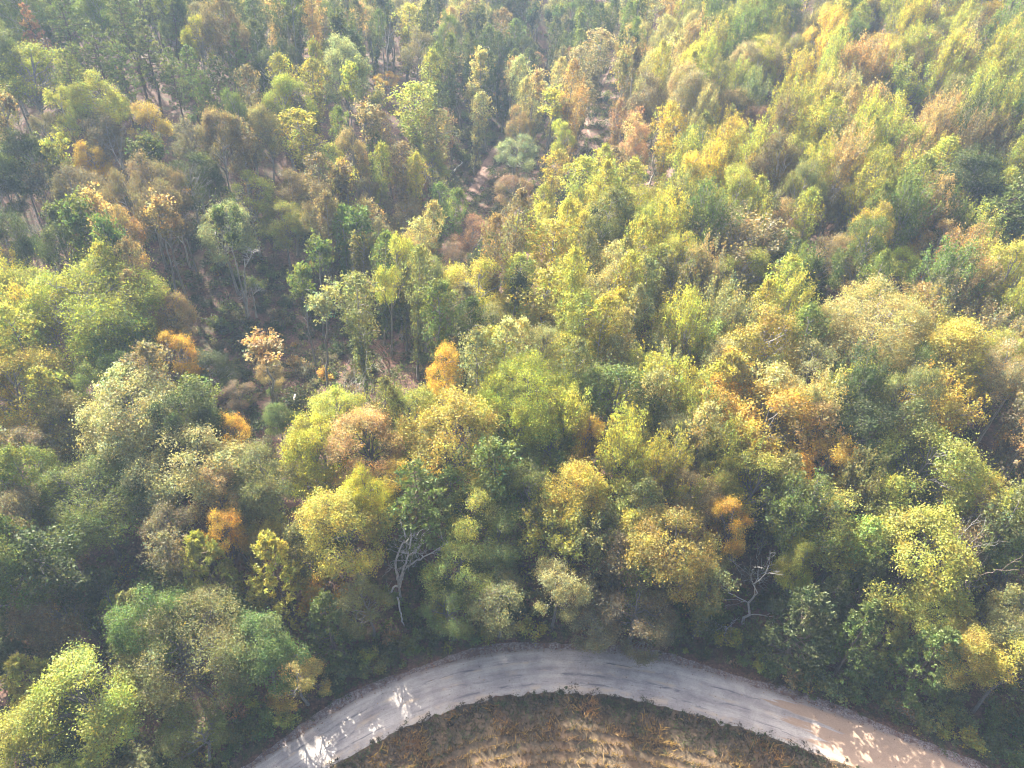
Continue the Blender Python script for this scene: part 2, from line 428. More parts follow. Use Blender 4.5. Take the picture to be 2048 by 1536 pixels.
# ------------------------------------------------------------------ tree prototypes
def tints(r, n, amt=0.28, yel=0.12):
    v = r.uniform(1 - amt, 1 + amt, (n, 1)); h = r.normal(0, yel, (n, 1))
    return np.clip(np.concatenate([v * (1 + h), v, v * (1 - 1.2 * h)], 1), 0.15, 2.2)

def cloud(r, centers, per, sig, up=0.5, outw=None, outk=0.5, flat_=0.7):
    k = len(centers); P = np.repeat(centers, per, 0)
    P = P + r.normal(0, 1, P.shape) * np.array([sig, sig, sig * flat_])
    Nn = r.normal(0, 1, P.shape); Nn[:, 2] += up * 1.6
    if outw is not None:
        d = P - outw; d /= np.linalg.norm(d, axis=1)[:, None] + 1e-6; Nn += d * outk * 1.6
    ctint = np.repeat(tints(r, k, 0.30, 0.13), per, 0)
    return P, Nn, ctint * tints(r, len(P), 0.26, 0.05)

def pack_crown(name, r, parts, mat, asp=0.62):
    Vs, Fs, Cs, o = [], [], [], 0
    for P, Nn, C, S in parts:
        V, F = leaf_geo(r, P, Nn, S, asp); Vs.append(V); Fs.append(F + o); o += len(V); Cs.append(np.repeat(C, 4, 0))
    return mesh_from(name, np.concatenate(Vs), np.concatenate(Fs), mat, np.clip(np.concatenate(Cs), 0, 2))

def lobes_in(r, n, c, rad, lo=-0.55):
    out = []
    while len(out) < n:
        d = r.normal(size=3); d /= np.linalg.norm(d)
        if d[2] < lo: continue
        f = r.uniform(0.55, 0.95)
        out.append(c + d * rad * f)
    return np.array(out)

def broadleaf(seed, H=18.0, R=5.0, base=0.36, nl=26, nleaf=19000, sparse=1.0, leaf=0.108, upswept=0.0):
    r = np.random.default_rng(seed)
    cz = H * (base + 1) / 2; rad = np.array([R, R, H * (1 - base) / 2])
    c = np.array([r.normal(0, R * 0.08), r.normal(0, R * 0.08), cz])
    L = lobes_in(r, nl, c, rad * 0.88)
    # wider round shoulder, narrow foot
    q = (L[:, 2] - H * base) / (H * (1 - base)); L[:, :2] *= (0.72 + 0.45 * np.sin(np.clip(q, 0, 1) * math.pi))[:, None]
    lr = r.uniform(0.20, 0.36, nl) * R
    tb = Tubes()
    lean = np.array([r.normal(0, .5), r.normal(0, .5), 0])
    top = np.array([c[0], c[1], H * 0.86])
    tp = wobble(r, [0, 0, -0.6], top, 9, 0.012); tp[:, :2] += lean[:2] * np.sin(np.linspace(0, 3.1, 9))[:, None]
    r0 = 0.017 * H
    tb.add(tp, np.linspace(r0, 0.05, 9) * np.array([1.35] + [1] * 8), 7)
    for i in range(nl):
        zt = max(H * base * r.uniform(0.75, 1.0), min(L[i, 2] - abs(np.hypot(*L[i, :2])) * r.uniform(0.6, 1.0), H * 0.8))
        k = np.interp(zt, tp[:, 2], np.arange(9)); a = tp[int(k)] + (tp[min(int(k) + 1, 8)] - tp[int(k)]) * (k % 1)
        bp_ = wobble(r, a, L[i], 6, 0.06, 0.06)
        tb.add(bp_, np.linspace(r0 * 0.34, 0.035, 6), 4)
        for _ in range(4):
            d = r.normal(size=3); d[2] = abs(d[2]) * (1 + upswept); d /= np.linalg.norm(d)
            s = bp_[r.integers(3, 6)]; tb.add(wobble(r, s, L[i] + d * lr[i] * 1.05, 4, 0.08), np.linspace(0.05, 0.014, 4), 3)
    # leaf clusters on lobes
    per = 11; ncl = int(nleaf / per)
    prob = lr ** 2 / np.sum(lr ** 2)
    which = r.choice(nl, ncl, p=prob)
    d = r.normal(size=(ncl, 3)); d[:, 2] += 0.35; d /= np.linalg.norm(d, axis=1)[:, None]
    e = L[which] - c; e /= np.linalg.norm(e, axis=1)[:, None] + 1e-6
    flip = (d * e).sum(1) < -0.25; d[flip] = -d[flip]
    sh = r.uniform(0.55, 1.12, ncl) * (1 + 0.25 * (r.random(ncl) < 0.08))
    C = L[which] + d * (lr[which] * sh)[:, None] * np.array([1, 1, 0.8 + 0.5 * upswept])
    P, Nn, T_ = cloud(r, C, per, 0.30, 0.55, c, 0.55, 0.75 + upswept)
    # loose leaves between the lobes
    nb = int(nleaf * 0.12); Pb = L[r.integers(0, nl, nb)] * 1.0 + r.normal(0, R * 0.22, (nb, 3)); Tb = tints(r, nb, 0.3, 0.1)
    crown = pack_crown('crown', r, [(P, Nn, T_, r.uniform(leaf * 0.75, leaf * 1.3, len(P))), (Pb, r.normal(0, 1, (nb, 3)), Tb, leaf)], M_LEAF)
    return tb.mesh('trunk', M_BARK), crown, H, R

def column(seed, H=18, R=2.2, base=0.12, nleaf=5200):
    """slim tree wrapped in creeper almost to its foot"""
    r = np.random.default_rng(seed); tb = Tubes()
    tp = wobble(r, [0, 0, -0.6], [r.normal(0, .5), r.normal(0, .5), H * 0.97], 9, 0.012)
    tb.add(tp, np.linspace(0.28, 0.04, 9), 6)
    Cs = []
    ncl = nleaf // 11
    for i in range(ncl):
        z = H * (base + (1 - base) * r.random() ** 0.75); q = (z / H - base) / (1 - base)
        prof = R * (0.34 + 0.75 * math.exp(-((q - 0.78) / 0.24) ** 2) + 0.15 * math.sin(q * 17 + seed))
        if q > 0.93: prof *= (1.0 - q) / 0.07 * 0.8 + 0.2
        a = r.uniform(0, 2 * math.pi); f = math.sqrt(r.uniform(0.25, 1.1)); lump = 1 + 0.35 * math.sin(3 * a + q * 11 + seed)
        x = np.interp(z, tp[:, 2], tp[:, 0]); y = np.interp(z, tp[:, 2], tp[:, 1])
        Cs.append((x + prof * lump * f * math.cos(a), y + prof * lump * f * math.sin(a), z))
    Cs = np.array(Cs)
    for k in range(16):
        p = Cs[r.integers(0, ncl)]; z = p[2] - r.uniform(0.5, 1.6)
        tb.add(wobble(r, [np.interp(z, tp[:, 2], tp[:, 0]), np.interp(z, tp[:, 2], tp[:, 1]), z], p * np.array([1.15, 1.15, 1]), 4, 0.08), np.linspace(0.07, 0.02, 4), 3)
    P, Nn, T_ = cloud(r, Cs, 11, 0.27, 0.5, None, 0, 0.9)
    return tb.mesh('trunk', M_BARK), pack_crown('crown', r, [(P, Nn, T_, r.uniform(.11, .20, len(P)))], M_LEAF), H, R

def tall_thin(seed, H=19, R=2.4, nleaf=1900):
    """bare pole with a small ragged crown on top"""
    r = np.random.default_rng(seed); tb = Tubes()
    tp = wobble(r, [0, 0, -0.6], [r.normal(0, 1.0), r.normal(0, .8), H * 0.93], 9, 0.01)
    tb.add(tp, np.linspace(0.22, 0.05, 9), 6)
    nl = 11; L = lobes_in(r, nl, tp[-1] - np.array([0, 0, H * 0.14]), np.array([R, R, H * 0.18]) * 0.9, -0.9)
    Cs = []
    for p in L:
        z = min(p[2] - r.uniform(0.3, 2.0), H * 0.9); a = [np.interp(z, tp[:, 2], tp[:, 0]), np.interp(z, tp[:, 2], tp[:, 1]), z]
        tb.add(wobble(r, a, p, 5, 0.08, 0.05), np.linspace(0.09, 0.025, 5), 4)
        k = int(nleaf / nl / 10); Cs.append(p + r.normal(0, 0.55, (k, 3)))
    for _ in range(6):
        z = r.uniform(0.3, 0.75) * H; a = np.array([np.interp(z, tp[:, 2], tp[:, 0]), np.interp(z, tp[:, 2], tp[:, 1]), z])
        d = r.normal(size=3); d[2] = 0.4; tb.add(wobble(r, a, a + d * r.uniform(0.4, 1.2), 4, 0.1), np.linspace(0.05, 0.015, 4), 3)
    P, Nn, T_ = cloud(r, np.concatenate(Cs), 10, 0.26, 0.6)
    return tb.mesh('trunk', M_BARK), pack_crown('crown', r, [(P, Nn, T_, r.uniform(.13, .25, len(P)))], M_LEAF), H, R

def feathery(seed, H=17, R=4.2, nleaf=7500):
    """upswept wispy crown: thin rising sprays, twigs showing between small leaves"""
    r = np.random.default_rng(seed); tb = Tubes()
    tp = wobble(r, [0, 0, -0.6], [r.normal(0, .4), r.normal(0, .4), H * 0.9], 9, 0.012)
    tb.add(tp, np.linspace(0.26, 0.04, 9), 6)
    Cs = []; ns = 52
    for i in range(ns):
        z0 = H * r.uniform(0.28, 0.78); a = r.uniform(0, 2 * math.pi); out = R * math.sqrt(r.random()) * r.uniform(0.8, 1.1)
        zt = H * (0.62 + 0.4 * math.sqrt(max(0, 1 - (out / R / 1.12) ** 2)) * r.uniform(0.8, 1.05)) - H * 0.28 * r.random() ** 2
        z0 = min(z0, zt - 2)
        s = np.array([np.interp(z0, tp[:, 2], tp[:, 0]), np.interp(z0, tp[:, 2], tp[:, 1]), z0])
        e = np.array([s[0] + out * math.cos(a), s[1] + out * math.sin(a), zt])
        t = np.linspace(0, 1, 7)[:, None]; p = s + (e - s) * t; p[:, :2] += (e - s)[:2] * (np.sqrt(t) - t) * 0.55
        p += r.normal(0, 0.12, p.shape) * t
        tb.add(p, np.linspace(0.085, 0.015, 7), 3)
        for _ in range(5):
            q = p[r.integers(3, 7)]; d = (e - s) / np.linalg.norm(e - s) + r.normal(0, 0.35, 3); d[2] = abs(d[2]) + 0.3
            q2 = q + d / np.linalg.norm(d) * r.uniform(0.8, 1.9)
            tb.add(np.array([q, (q + q2) / 2 + r.normal(0, 0.08, 3), q2]), [0.03, 0.02, 0.01], 3)
            Cs.append(q + (q2 - q) * r.uniform(0.5, 1.1)); Cs.append(q + (q2 - q) * r.uniform(0.2, 1.0) + r.normal(0, 0.2, 3))
    Cs = np.array(Cs); per = max(4, nleaf // len(Cs))
    P, Nn, T_ = cloud(r, Cs, per, 0.25, 0.2, None, 0, 1.8)
    return tb.mesh('trunk', M_BARK), pack_crown('crown', r, [(P, Nn, T_, r.uniform(.10, .20, len(P)))], M_LEAF, 0.55), H, R

def needles(r, Cs, dirs, per, ln):
    P = np.repeat(Cs, per, 0) + r.normal(0, 0.05, (len(Cs) * per, 3))
    D = np.repeat(dirs, per, 0) * 0.7 + r.normal(0, 0.6, (len(P), 3)); D /= np.linalg.norm(D, axis=1)[:, None]
    q = r.normal(size=P.shape); B = np.cross(D, q); B /= np.linalg.norm(B, axis=1)[:, None]
    l = r.uniform(0.6, 1.2, (len(P), 1)) * ln; w_ = 0.17 * l + 0.012
    V = np.stack([P - B * w_ * .4, P + D * l * .5 + B * w_, P + D * l, P + D * l * .5 - B * w_], 1).reshape(-1, 3)
    C = np.repeat(tints(r, len(Cs), 0.25, 0.08), per, 0) * tints(r, len(P), 0.2, 0.05)
    return V, np.arange(len(V)).reshape(-1, 4), np.repeat(C, 4, 0)

def pine(seed, H=20, R=3.6, base=0.42, conic=0.5, per=9, nb=46, tuft=0.42):
    r = np.random.default_rng(seed); tb = Tubes()
    tp = wobble(r, [0, 0, -0.6], [r.normal(0, .5), r.normal(0, .5), H], 9, 0.008)
    tb.add(tp, np.linspace(0.27, 0.03, 9), 6)
    Cs, Ds = [], []
    for i in range(nb):
        q = (i + r.random()) / nb; z = H * (base + (0.985 - base) * q)
        a = i * 2.4 + r.normal(0, .4)
        ln = R * ((1 - q) ** conic * (0.55 + 0.45 * min(1, q * 4)) + 0.10) * r.uniform(0.7, 1.12)
        s = np.array([np.interp(z, tp[:, 2], tp[:, 0]), np.interp(z, tp[:, 2], tp[:, 1]), z])
        d = np.array([math.cos(a), math.sin(a), r.uniform(-0.05, 0.38)]); e = s + d * ln
        p = wobble(r, s, e, 6, 0.04, -0.05); tb.add(p, np.linspace(0.07, 0.02, 6), 4)
        m_ = max(5, int(ln * 6))
        for _ in range(m_):
            t = r.uniform(0.35, 1.05); b_ = s + (e - s) * t
            o = r.normal(0, 1, 3) * np.array([0.36, 0.36, 0.20]) * (0.35 + 0.28 * ln)
            Cs.append(b_ + o + [0, 0, 0.12]); dd_ = d + o * 0.7 + np.array([0, 0, 0.7]); Ds.append(dd_ / np.linalg.norm(dd_))
    V, F, C = needles(r, np.array(Cs), np.array(Ds), per, tuft)
    return tb.mesh('trunk', M_BARK), mesh_from('crown', V, F, M_NEEDLE, np.clip(C, 0, 2)), H, R

def cedar(seed, H=11, R=3.2, nleaf=12000):
    """dense evergreen clothed to the ground, ragged spire shaped sprays"""
    r = np.random.default_rng(seed); tb = Tubes()
    tb.add(wobble(r, [0, 0, -0.5], [0, 0, H * 0.95], 7, 0.01), np.linspace(0.2, 0.03, 7), 6)
    Cs, Ds = [], []
    n_s = 150
    for i in range(n_s):
        q = r.random() ** 1.25; z = H * (0.04 + 0.93 * q); a = r.uniform(0, 6.283)
        ln = R * (1 - q) ** 0.62 * r.uniform(0.7, 1.1) + 0.15
        s = np.array([0, 0, z]); e = np.array([math.cos(a) * ln, math.sin(a) * ln, z + ln * r.uniform(0.1, 0.55)])
        if i % 4 == 0: tb.add(wobble(r, s, e, 4, 0.05), np.linspace(0.05, 0.012, 4), 3)
        for _ in range(7):
            t = 0.45 + 0.6 * math.sqrt(r.random()); Cs.append(s + (e - s) * t + r.normal(0, 0.16, 3)); d = (e - s) / ln; d[2] += .3; Ds.append(d / np.linalg.norm(d))
    V, F, C = needles(r, np.array(Cs), np.array(Ds), max(5, nleaf // len(Cs)), 0.30)
    return tb.mesh('trunk', M_BARK), mesh_from('crown', V, F, M_NEEDLE, np.clip(C, 0, 2)), H, R

def shrub(seed, H=2.6, R=1.6, nleaf=1100):
    r = np.random.default_rng(seed); tb = Tubes(); Cs = []
    for i in range(13):
        a = r.uniform(0, 6.283); o = R * math.sqrt(r.random()) * 0.9; e = np.array([o * math.cos(a), o * math.sin(a), H * (0.5 + 0.5 * r.random()) * (1 - 0.3 * o / R)])
        tb.add(wobble(r, [e[0] * .15, e[1] * .15, -0.25], e, 5, 0.06, 0.05), np.linspace(0.035, 0.01, 5), 3)
        for _ in range(8): Cs.append(e * r.uniform(0.45, 1.02) + r.normal(0, 0.18, 3))
    Cs = np.array(Cs); P, Nn, T_ = cloud(r, Cs, max(4, nleaf // len(Cs)), 0.2, 0.6)
    return tb.mesh('stems', M_BARK), pack_crown('crown', r, [(P, Nn, T_, r.uniform(.08, .16, len(P)))], M_LEAF), H, R

def bare(seed, H=15, R=3.2, twigs=True, lean=0.0):
    r = np.random.default_rng(seed); tb = Tubes()
    def grow(s, d, L, rad, depth):
        n_ = 5; e = s + d * L; p = wobble(r, s, e, n_, 0.06); tb.add(p, np.linspace(rad, rad * 0.5, n_), 6 if depth == 0 else (4 if depth < 3 else 3))
        if depth >= 5: return
        k = 3 if depth in (0, 1) else (r.integers(2, 4) if twigs else 2)
        for i in range(k):
            t = 1.0 if i == 0 else r.uniform(0.35, 0.95)
            b_ = p[-1] if i == 0 else p[min(n_ - 1, max(1, int(t * n_)))]
            nd = d + r.normal(0, 0.28 if i == 0 else 0.62, 3); nd[2] = nd[2] * 0.8 + 0.28; nd /= np.linalg.norm(nd)
            grow(b_, nd, L * r.uniform(0.5, 0.8), max(rad * (0.55 if i == 0 else 0.4), 0.011), depth + 1)
    grow(np.array([0, 0, -0.5]), np.array([lean, 0, 1.0]), H * 0.42, 0.24, 0)
    me = tb.mesh('trunk', M_BARK)
    return me, None, H, R

PROTO = {
    'round': [broadleaf(s, nl=int(20 + 3 * (s % 5)), base=0.22 + 0.05 * (s % 4)) for s in range(1, 12)],
    'big': [broadleaf(40 + s, H=21, R=8.0, base=0.34, nl=46, nleaf=42000, leaf=0.11) for s in range(2)],
    'loose': [broadleaf(60 + s, R=4.4, base=0.30, nl=18, nleaf=9500, leaf=0.11) for s in range(4)],
    'column': [column(80 + s) for s in range(4)],
    'thin': [tall_thin(90 + s) for s in range(4)],
    'feather': [feathery(100 + s) for s in range(5)],
    'pine': [pine(120 + s, conic=0.45 + 0.1 * s) for s in range(4)],
    'young': [broadleaf(70 + s, H=8, R=2.4, base=0.18, nl=15, nleaf=3600, leaf=0.14) for s in range(4)],
    'cedar': [cedar(140 + s) for s in range(3)],
    'shrub': [shrub(160 + s) for s in range(5)],
    'bare': [bare(180 + s) for s in range(4)],
    'snag': [bare(190 + s, H=13, twigs=False, lean=0.15) for s in range(2)],
}
KIND = {'young': ('young_tree', 'young tree'), 'round': ('broadleaf_tree', 'broadleaf tree'), 'big': ('broadleaf_tree', 'broadleaf tree'), 'loose': ('open_crowned_tree', 'open-crowned tree'),
        'column': ('creeper_clad_tree', 'creeper-clad tree'), 'thin': ('slender_tree', 'slender tree'), 'feather': ('upswept_tree', 'upswept tree'),
        'pine': ('pine_tree', 'pine tree'), 'cedar': ('cedar_tree', 'cedar tree'), 'shrub': ('shrub', 'shrub'),
        'bare': ('bare_tree', 'bare tree'), 'snag': ('bare_tree', 'bare tree')}
COLOURS = {  # albedo and the word for it
    'g': ((0.105, 0.155, 0.034), 'mid-green'), 'd': ((0.048, 0.072, 0.022), 'dark green'), 'o': ((0.165, 0.178, 0.060), 'olive'),
    'y': ((0.305, 0.325, 0.060), 'yellow-green'), 'Y': ((0.410, 0.350, 0.060), 'golden yellow'), 'O': ((0.480, 0.325, 0.045), 'orange'),
    'b': ((0.165, 0.140, 0.080), 'grey-brown'), 't': ((0.350, 0.275, 0.130), 'pale tan'), 'r': ((0.300, 0.190, 0.120), 'russet red'),
    's': ((0.320, 0.315, 0.135), 'pale silvery green'), 'p': ((0.120, 0.160, 0.045), 'bluish green'), 'm': ((0.340, 0.270, 0.052), 'mustard gold'), 'c': ((0.310, 0.345, 0.045), 'vivid chartreuse')}

trees = []          # dicts of every tree placed
placed = []         # x, y, r
def add_tree(style, x, y, r, H, colour, label=None, rot=None, lean=(0, 0), small=False, short=None):
    trees.append(dict(style=style, x=x, y=y, r=r, H=H, colour=colour, label=label, rot=rot, lean=lean, short=short))
    placed.append((x, y, r))

# ------------------------------------------------------------------ trees one can name:  u, v of the crown centre, crown width in px, style, colour, height, label, short name
LAND = [
 (140, 625, 240, 'big', 'c', 21, 'huge spreading bright yellow-green oak near the left edge', 'huge yellow-green oak'),
 (5, 780, 150, 'round', 'Y', 18, 'golden yellow crown cut off by the left edge below the huge oak', 'golden crown at the left edge'),
 (240, 835, 185, 'round', 's', 19, 'pale crown with whitish leaf tips below the huge yellow-green oak', 'pale white-tipped tree'),
 (170, 1000, 230, 'big', 'g', 15, 'broad mid-green tree in shade, lower left', 'broad shaded green tree'),
 (375, 935, 180, 'round', 's', 18, 'pale green sunlit crown with a yellow rim left of the open slope foot', 'pale yellow-rimmed tree'),
 (120, 850, 130, 'round', 'o', 15, 'dull olive tree between the huge oak and the shaded green tree', 'dull olive tree'),
 (340, 715, 95, 'loose', 'O', 17, 'ragged orange tree standing alone on the open slope', 'ragged orange tree'),
 (515, 680, 88, 'thin', 't', 16, 'slim leaning tree with pale gold leaves on the open slope', 'slim pale gold tree'),
 (530, 745, 60, 'loose', 't', 9, 'pinkish tan small tree under the slim pale gold tree', None),
 (613, 605, 66, 'thin', 's', 19, 'tall bare-poled tree with a small pale green top on the open slope', 'tall bare-poled tree'),
 (706, 640, 80, 'column', 'o', 20, 'tall olive creeper-covered trunk at the right side of the open slope', 'olive creeper column'),
 (768, 693, 62, 'bare', 'r', 9, 'small pinkish leafless-looking tree right of the olive creeper column', 'small pink tree'),
 (320, 610, 85, 'round', 't', 14, 'whitish tan crown just right of the huge yellow-green oak', 'whitish tan tree'),
 (465, 790, 66, 'loose', 'r', 8, 'small dark red tree low on the open slope', 'small dark red tree'),
 (548, 835, 72, 'round', 'g', 8, 'small fresh green rounded tree low on the open slope', 'small fresh green tree'),
 (455, 875, 70, 'loose', 'O', 13, 'slim orange-tan tree at the foot of the open slope', 'slim orange-tan tree'),
 (405, 740, 95, 'round', 'd', 10, 'dark green bushy tree right of the ragged orange tree', 'dark bushy tree'),
 (615, 905, 135, 'round', 'c', 18, 'bright yellow-green crown above the slim red-brown gap', 'bright crown at the slope foot'),
 (720, 890, 150, 'round', 't', 18, 'dusty gold dome-shaped crown in the centre left', 'dusty gold dome'),
 (870, 752, 82, 'loose', 'O', 17, 'orange-yellow pointed crown rising over the centre', 'pointed orange-yellow tree'),
 (885, 870, 190, 'round', 'Y', 19, 'wide golden yellow crown in the centre', 'wide golden tree'),
 (1040, 815, 190, 'big', 'c', 20, 'bright chartreuse spreading crown at the middle of the wood', 'bright chartreuse tree'),
 (1205, 795, 175, 'round', 'g', 19, 'mid-green broad crown right of the chartreuse tree', 'broad green crown'),
 (1165, 895, 80, 'loose', 'O', 16, 'small peach-orange crown below the broad green crown', 'peach-orange crown'),
 (1165, 985, 130, 'round', 'Y', 17, 'yellow-gold crown below the peach-orange crown', 'yellow-gold crown'),
 (690, 1035, 165, 'round', 'Y', 18, 'golden tree with a pinkish twiggy top left of the green pine', 'golden twiggy tree'),
 (745, 990, 90, 'round', 'c', 18, 'small lemon-green tuft of crown beside the golden twiggy tree', None),
 (843, 1010, 130, 'pine', 'g', 20, 'lone dark green pine with a brown trunk in the front centre', 'lone front pine'),
 (437, 1085, 80, 'loose', 'O', 15, 'vivid orange small crown at the lower left', 'vivid orange crown'),
 (535, 1085, 90, 'round', 'm', 11, 'orange-brown low crown right of the vivid orange crown', 'orange-brown low tree'),
 (425, 1175, 135, 'cedar', 'y', 15, 'lime green feathery tree below the vivid orange crown', 'lime feathery tree'),
 (555, 1185, 140, 'cedar', 'y', 15, 'lime green feathery tree beside the road bank below the orange-brown tree', 'second lime feathery tree'),
 (375, 1310, 230, 'big', 'o', 14, 'large olive-green tree left of the road', 'large olive tree by the road'),
 (195, 1385, 190, 'round', 'y', 15, 'yellowish green tree with grey dead twigs, bottom left', 'dead-twigged tree'),
 (95, 1225, 130, 'round', 'b', 14, 'greyish brown rounded tree near the lower left edge', 'greyish rounded tree'),
 (655, 1260, 120, 'cedar', 'g', 11, 'green bushy evergreen where the road meets the trees on the left', 'roadside evergreen on the left'),
 (600, 1370, 110, 'loose', 'm', 6, 'low bush with yellow-orange leaves beside the road', None),
 (1345, 1085, 165, 'round', 'm', 17, 'large orange-gold tree above the road bend', 'large orange-gold tree'),
 (1535, 855, 175, 'round', 'O', 19, 'most vivid golden orange tree, right of the centre', 'vivid golden orange tree'),
 (1530, 680, 155, 'round', 'Y', 19, 'bright yellow rounded crown above the vivid golden orange tree', 'bright yellow crown'),
 (1485, 505, 170, 'feather', 't', 18, 'broad tan wispy crown with dark shade at its right', 'broad tan wispy tree'),
 (1735, 640, 210, 'big', 's', 20, 'very wide pale green tree with whitish leaves on the right', 'very wide pale tree'),
 (1910, 725, 165, 'round', 'Y', 20, 'large dusty gold crown near the right edge', 'dusty gold crown on the right'),
 (1845, 930, 175, 'round', 'y', 19, 'wide lemon-green crown left of the leaning pale trunks', 'wide lemon-green tree'),
 (1955, 1000, 75, 'loose', 'Y', 16, 'small golden crown just below the leaning pale trunks', 'small golden crown'),
 (1650, 935, 110, 'loose', 'O', 17, 'peach-coloured crown right of the vivid golden orange tree', 'peach crown'),
 (1605, 1135, 85, 'round', 'c', 13, 'small lime-bright dome beside a pale dead crown', 'lime-bright dome'),
 (1525, 1150, 100, 'bare', 't', 13, 'grey dead tree with fine twigs beside the lime-bright dome', 'grey dead tree'),
 (1815, 1110, 190, 'round', 'y', 17, 'pale yellow-green tree with bare twigs at its top right', 'twiggy yellow-green tree'),
 (1895, 1085, 80, 'bare', 't', 17, 'whitish bare upper branches above the twiggy yellow-green tree', None),
 (1600, 1255, 160, 'cedar', 'd', 13, 'dark green dense evergreen near the right part of the road', 'dark dense evergreen'),
 (1705, 1290, 120, 'cedar', 'g', 13, 'green spire-shaped evergreen with a sunlit yellow tip', 'sun-tipped evergreen'),
 (1840, 1325, 140, 'cedar', 'g', 12, 'broad green evergreen right of the sun-tipped one', 'broad evergreen'),
 (1935, 1300, 120, 'round', 'Y', 12, 'soft gold tree near the lower right corner', 'soft gold tree'),
 (1975, 1160, 90, 'bare', 't', 15, 'leaning pinkish twiggy bare tree near the right edge', 'leaning twiggy tree'),
 (1000, 1195, 140, 'loose', 'o', 11, 'olive leafy tree leaning over the road bend', 'olive bend tree'),
 (905, 1215, 110, 'round', 'g', 9, 'low green tree right of the crooked grey snag', None),
 (1110, 1160, 110, 'loose', 's', 13, 'grey-green tree behind the top of the road bend', 'grey-green bend tree'),
 (1275, 1215, 150, 'loose', 'b', 10, 'brown withered tree on the bank above the bend', 'brown withered tree'),
 (1190, 1235, 110, 'loose', 'b', 8, 'brown thin-leaved small tree left of the withered tree', None),
 (62, 65, 58, 'pine', 'r', 18, 'dead red-needled pine among green pines, top left', 'dead red pine'),
 (60, 160, 140, 'round', 'c', 19, 'sunlit yellow-green dome at the left edge below the red pine', 'sunlit dome at top left'),
 (190, 195, 95, 'round', 'y', 18, 'small yellow-green crown right of the sunlit dome', None),
 (100, 30, 90, 'pine', 'p', 20, 'tall bluish green pine right of the red pine', 'tall pine by the red pine'),
 (175, 105, 80, 'pine', 'p', 19, 'bluish green pine right below the red pine', None),
 (245, 45, 75, 'pine', 'p', 20, 'pine on the ridge crest against the dark far slope', 'crest pine'),
 (325, 60, 60, 'pine', 'p', 18, 'small pine at the right end of the ridge crest', 'end pine of the crest'),
 (285, 110, 95, 'pine', 'p', 19, 'full green pine below the ridge crest', None),
 (395, 205, 60, 'pine', 'g', 18, 'single dark pine among grey-brown crowns', 'single dark pine'),
 (445, 110, 50, 'pine', 'p', 19, 'narrow drooping pine right of the yellow crown', None),
 (278, 250, 85, 'loose', 'm', 16, 'muted orange crown on the left ridge', 'muted orange crown'),
 (385, 82, 66, 'round', 'c', 18, 'bright yellow-green crown on the ridge top', 'yellow ridge crown'),
 (175, 330, 60, 'round', 'O', 15, 'amber-flecked crown among brown ones on the left slope', None),
 (805, 65, 55, 'column', 'Y', 18, 'golden creeper-wrapped tree on the far slope', 'golden wrapped tree'),
 (770, 158, 50, 'loose', 'O', 7, 'low peach-coloured bushy tree beside the grassy path', 'low peach tree'),
 (820, 235, 80, 'column', 'y', 20, 'tall yellow-green creeper tower left of the clearing', 'creeper tower'),
 (870, 280, 66, 'column', 's', 19, 'silvery creeper-covered tree right of the creeper tower', None),
 (770, 285, 34, 'column', 't', 17, 'slim silvery brown column left of the creeper tower', None),
 (855, 330, 70, 'loose', 'y', 12, 'small lime tree at the foot of the creeper tower', None),
 (560, 200, 90, 'round', 'c', 19, 'yellow-green crown at the upper left of the middle', 'upper yellow-green crown'),
 (600, 290, 70, 'column', 'y', 18, 'olive-yellow tall crown over a dark trunk', None),
 (520, 270, 75, 'round', 's', 18, 'whitish green crown with a slim pale trunk', 'whitish green crown'),
 (490, 390, 100, 'loose', 'y', 17, 'yellow-tipped dark green tree above the open slope', 'yellow-tipped dark tree'),
 (555, 450, 90, 'round', 'y', 15, 'soft yellow-green tree at the top of the open slope', None),
 (940, 465, 85, 'loose', 'r', 12, 'coral red bushy tree in the centre', 'coral red tree'),
 (882, 515, 70, 'loose', 'r', 11, 'faded red-brown tree left below the coral red tree', None),
 (800, 430, 90, 'round', 't', 15, 'pinkish cream crown left of the coral red tree', 'pinkish cream crown'),
 (1512, 243, 62, 'round', 'r', 16, 'pink-red crown on the right-hand hillside', 'pink-red hillside crown'),
 (1270, 300, 56, 'loose', 'r', 19, 'salmon crown on a tall slanting trunk', 'salmon tree'),
 (1122, 138, 26, 'column', 'r', 15, 'narrow orange-red column on the far slope', 'narrow red column'),
 (1075, 140, 30, 'column', 'r', 13, 'small rust-coloured tree left of the narrow red column', None),
 (1185, 120, 58, 'column', 't', 19, 'pinkish tan creeper-laden tree above the hollow', 'pinkish tan tower'),
 (1150, 150, 46, 'column', 't', 18, 'light brown creeper-laden tree left of the pinkish tan tower', None),
 (1028, 300, 90, 'loose', 's', 14, 'pale lemon tree standing right of the dirt path', 'pale tree by the path'),
 (1088, 195, 70, 'thin', 'y', 19, 'yellow-green tree on two pale trunks above the clearing', 'twin-trunked tree'),
 (1018, 370, 70, 'loose', 'r', 12, 'thin salmon-tan crown over a forked dark trunk', 'forked tree'),
 (1155, 300, 52, 'bare', 't', 10, 'silver-grey bare tree in the hollow', 'silver bare tree'),
 (2000, 430, 130, 'pine', 'g', 20, 'wide green pine at the right edge', 'wide pine at the right edge'),
 (1785, 550, 75, 'round', 'c', 15, 'flat chartreuse crown beside a shaded gap', 'flat chartreuse crown'),
 (1082, 530, 85, 'column', 'Y', 19, 'golden yellow creeper column in the centre right', 'golden column'),
 (1065, 620, 90, 'column', 'y', 18, 'yellow-green creeper column below the golden column', 'lower creeper column'),
 (1140, 380, 60, 'column', 'y', 18, 'slim bright yellow-green column right of the clearing', None),
 (1090, 360, 50, 'column', 'Y', 16, 'slim yellow spire right of the pale path tree', None),
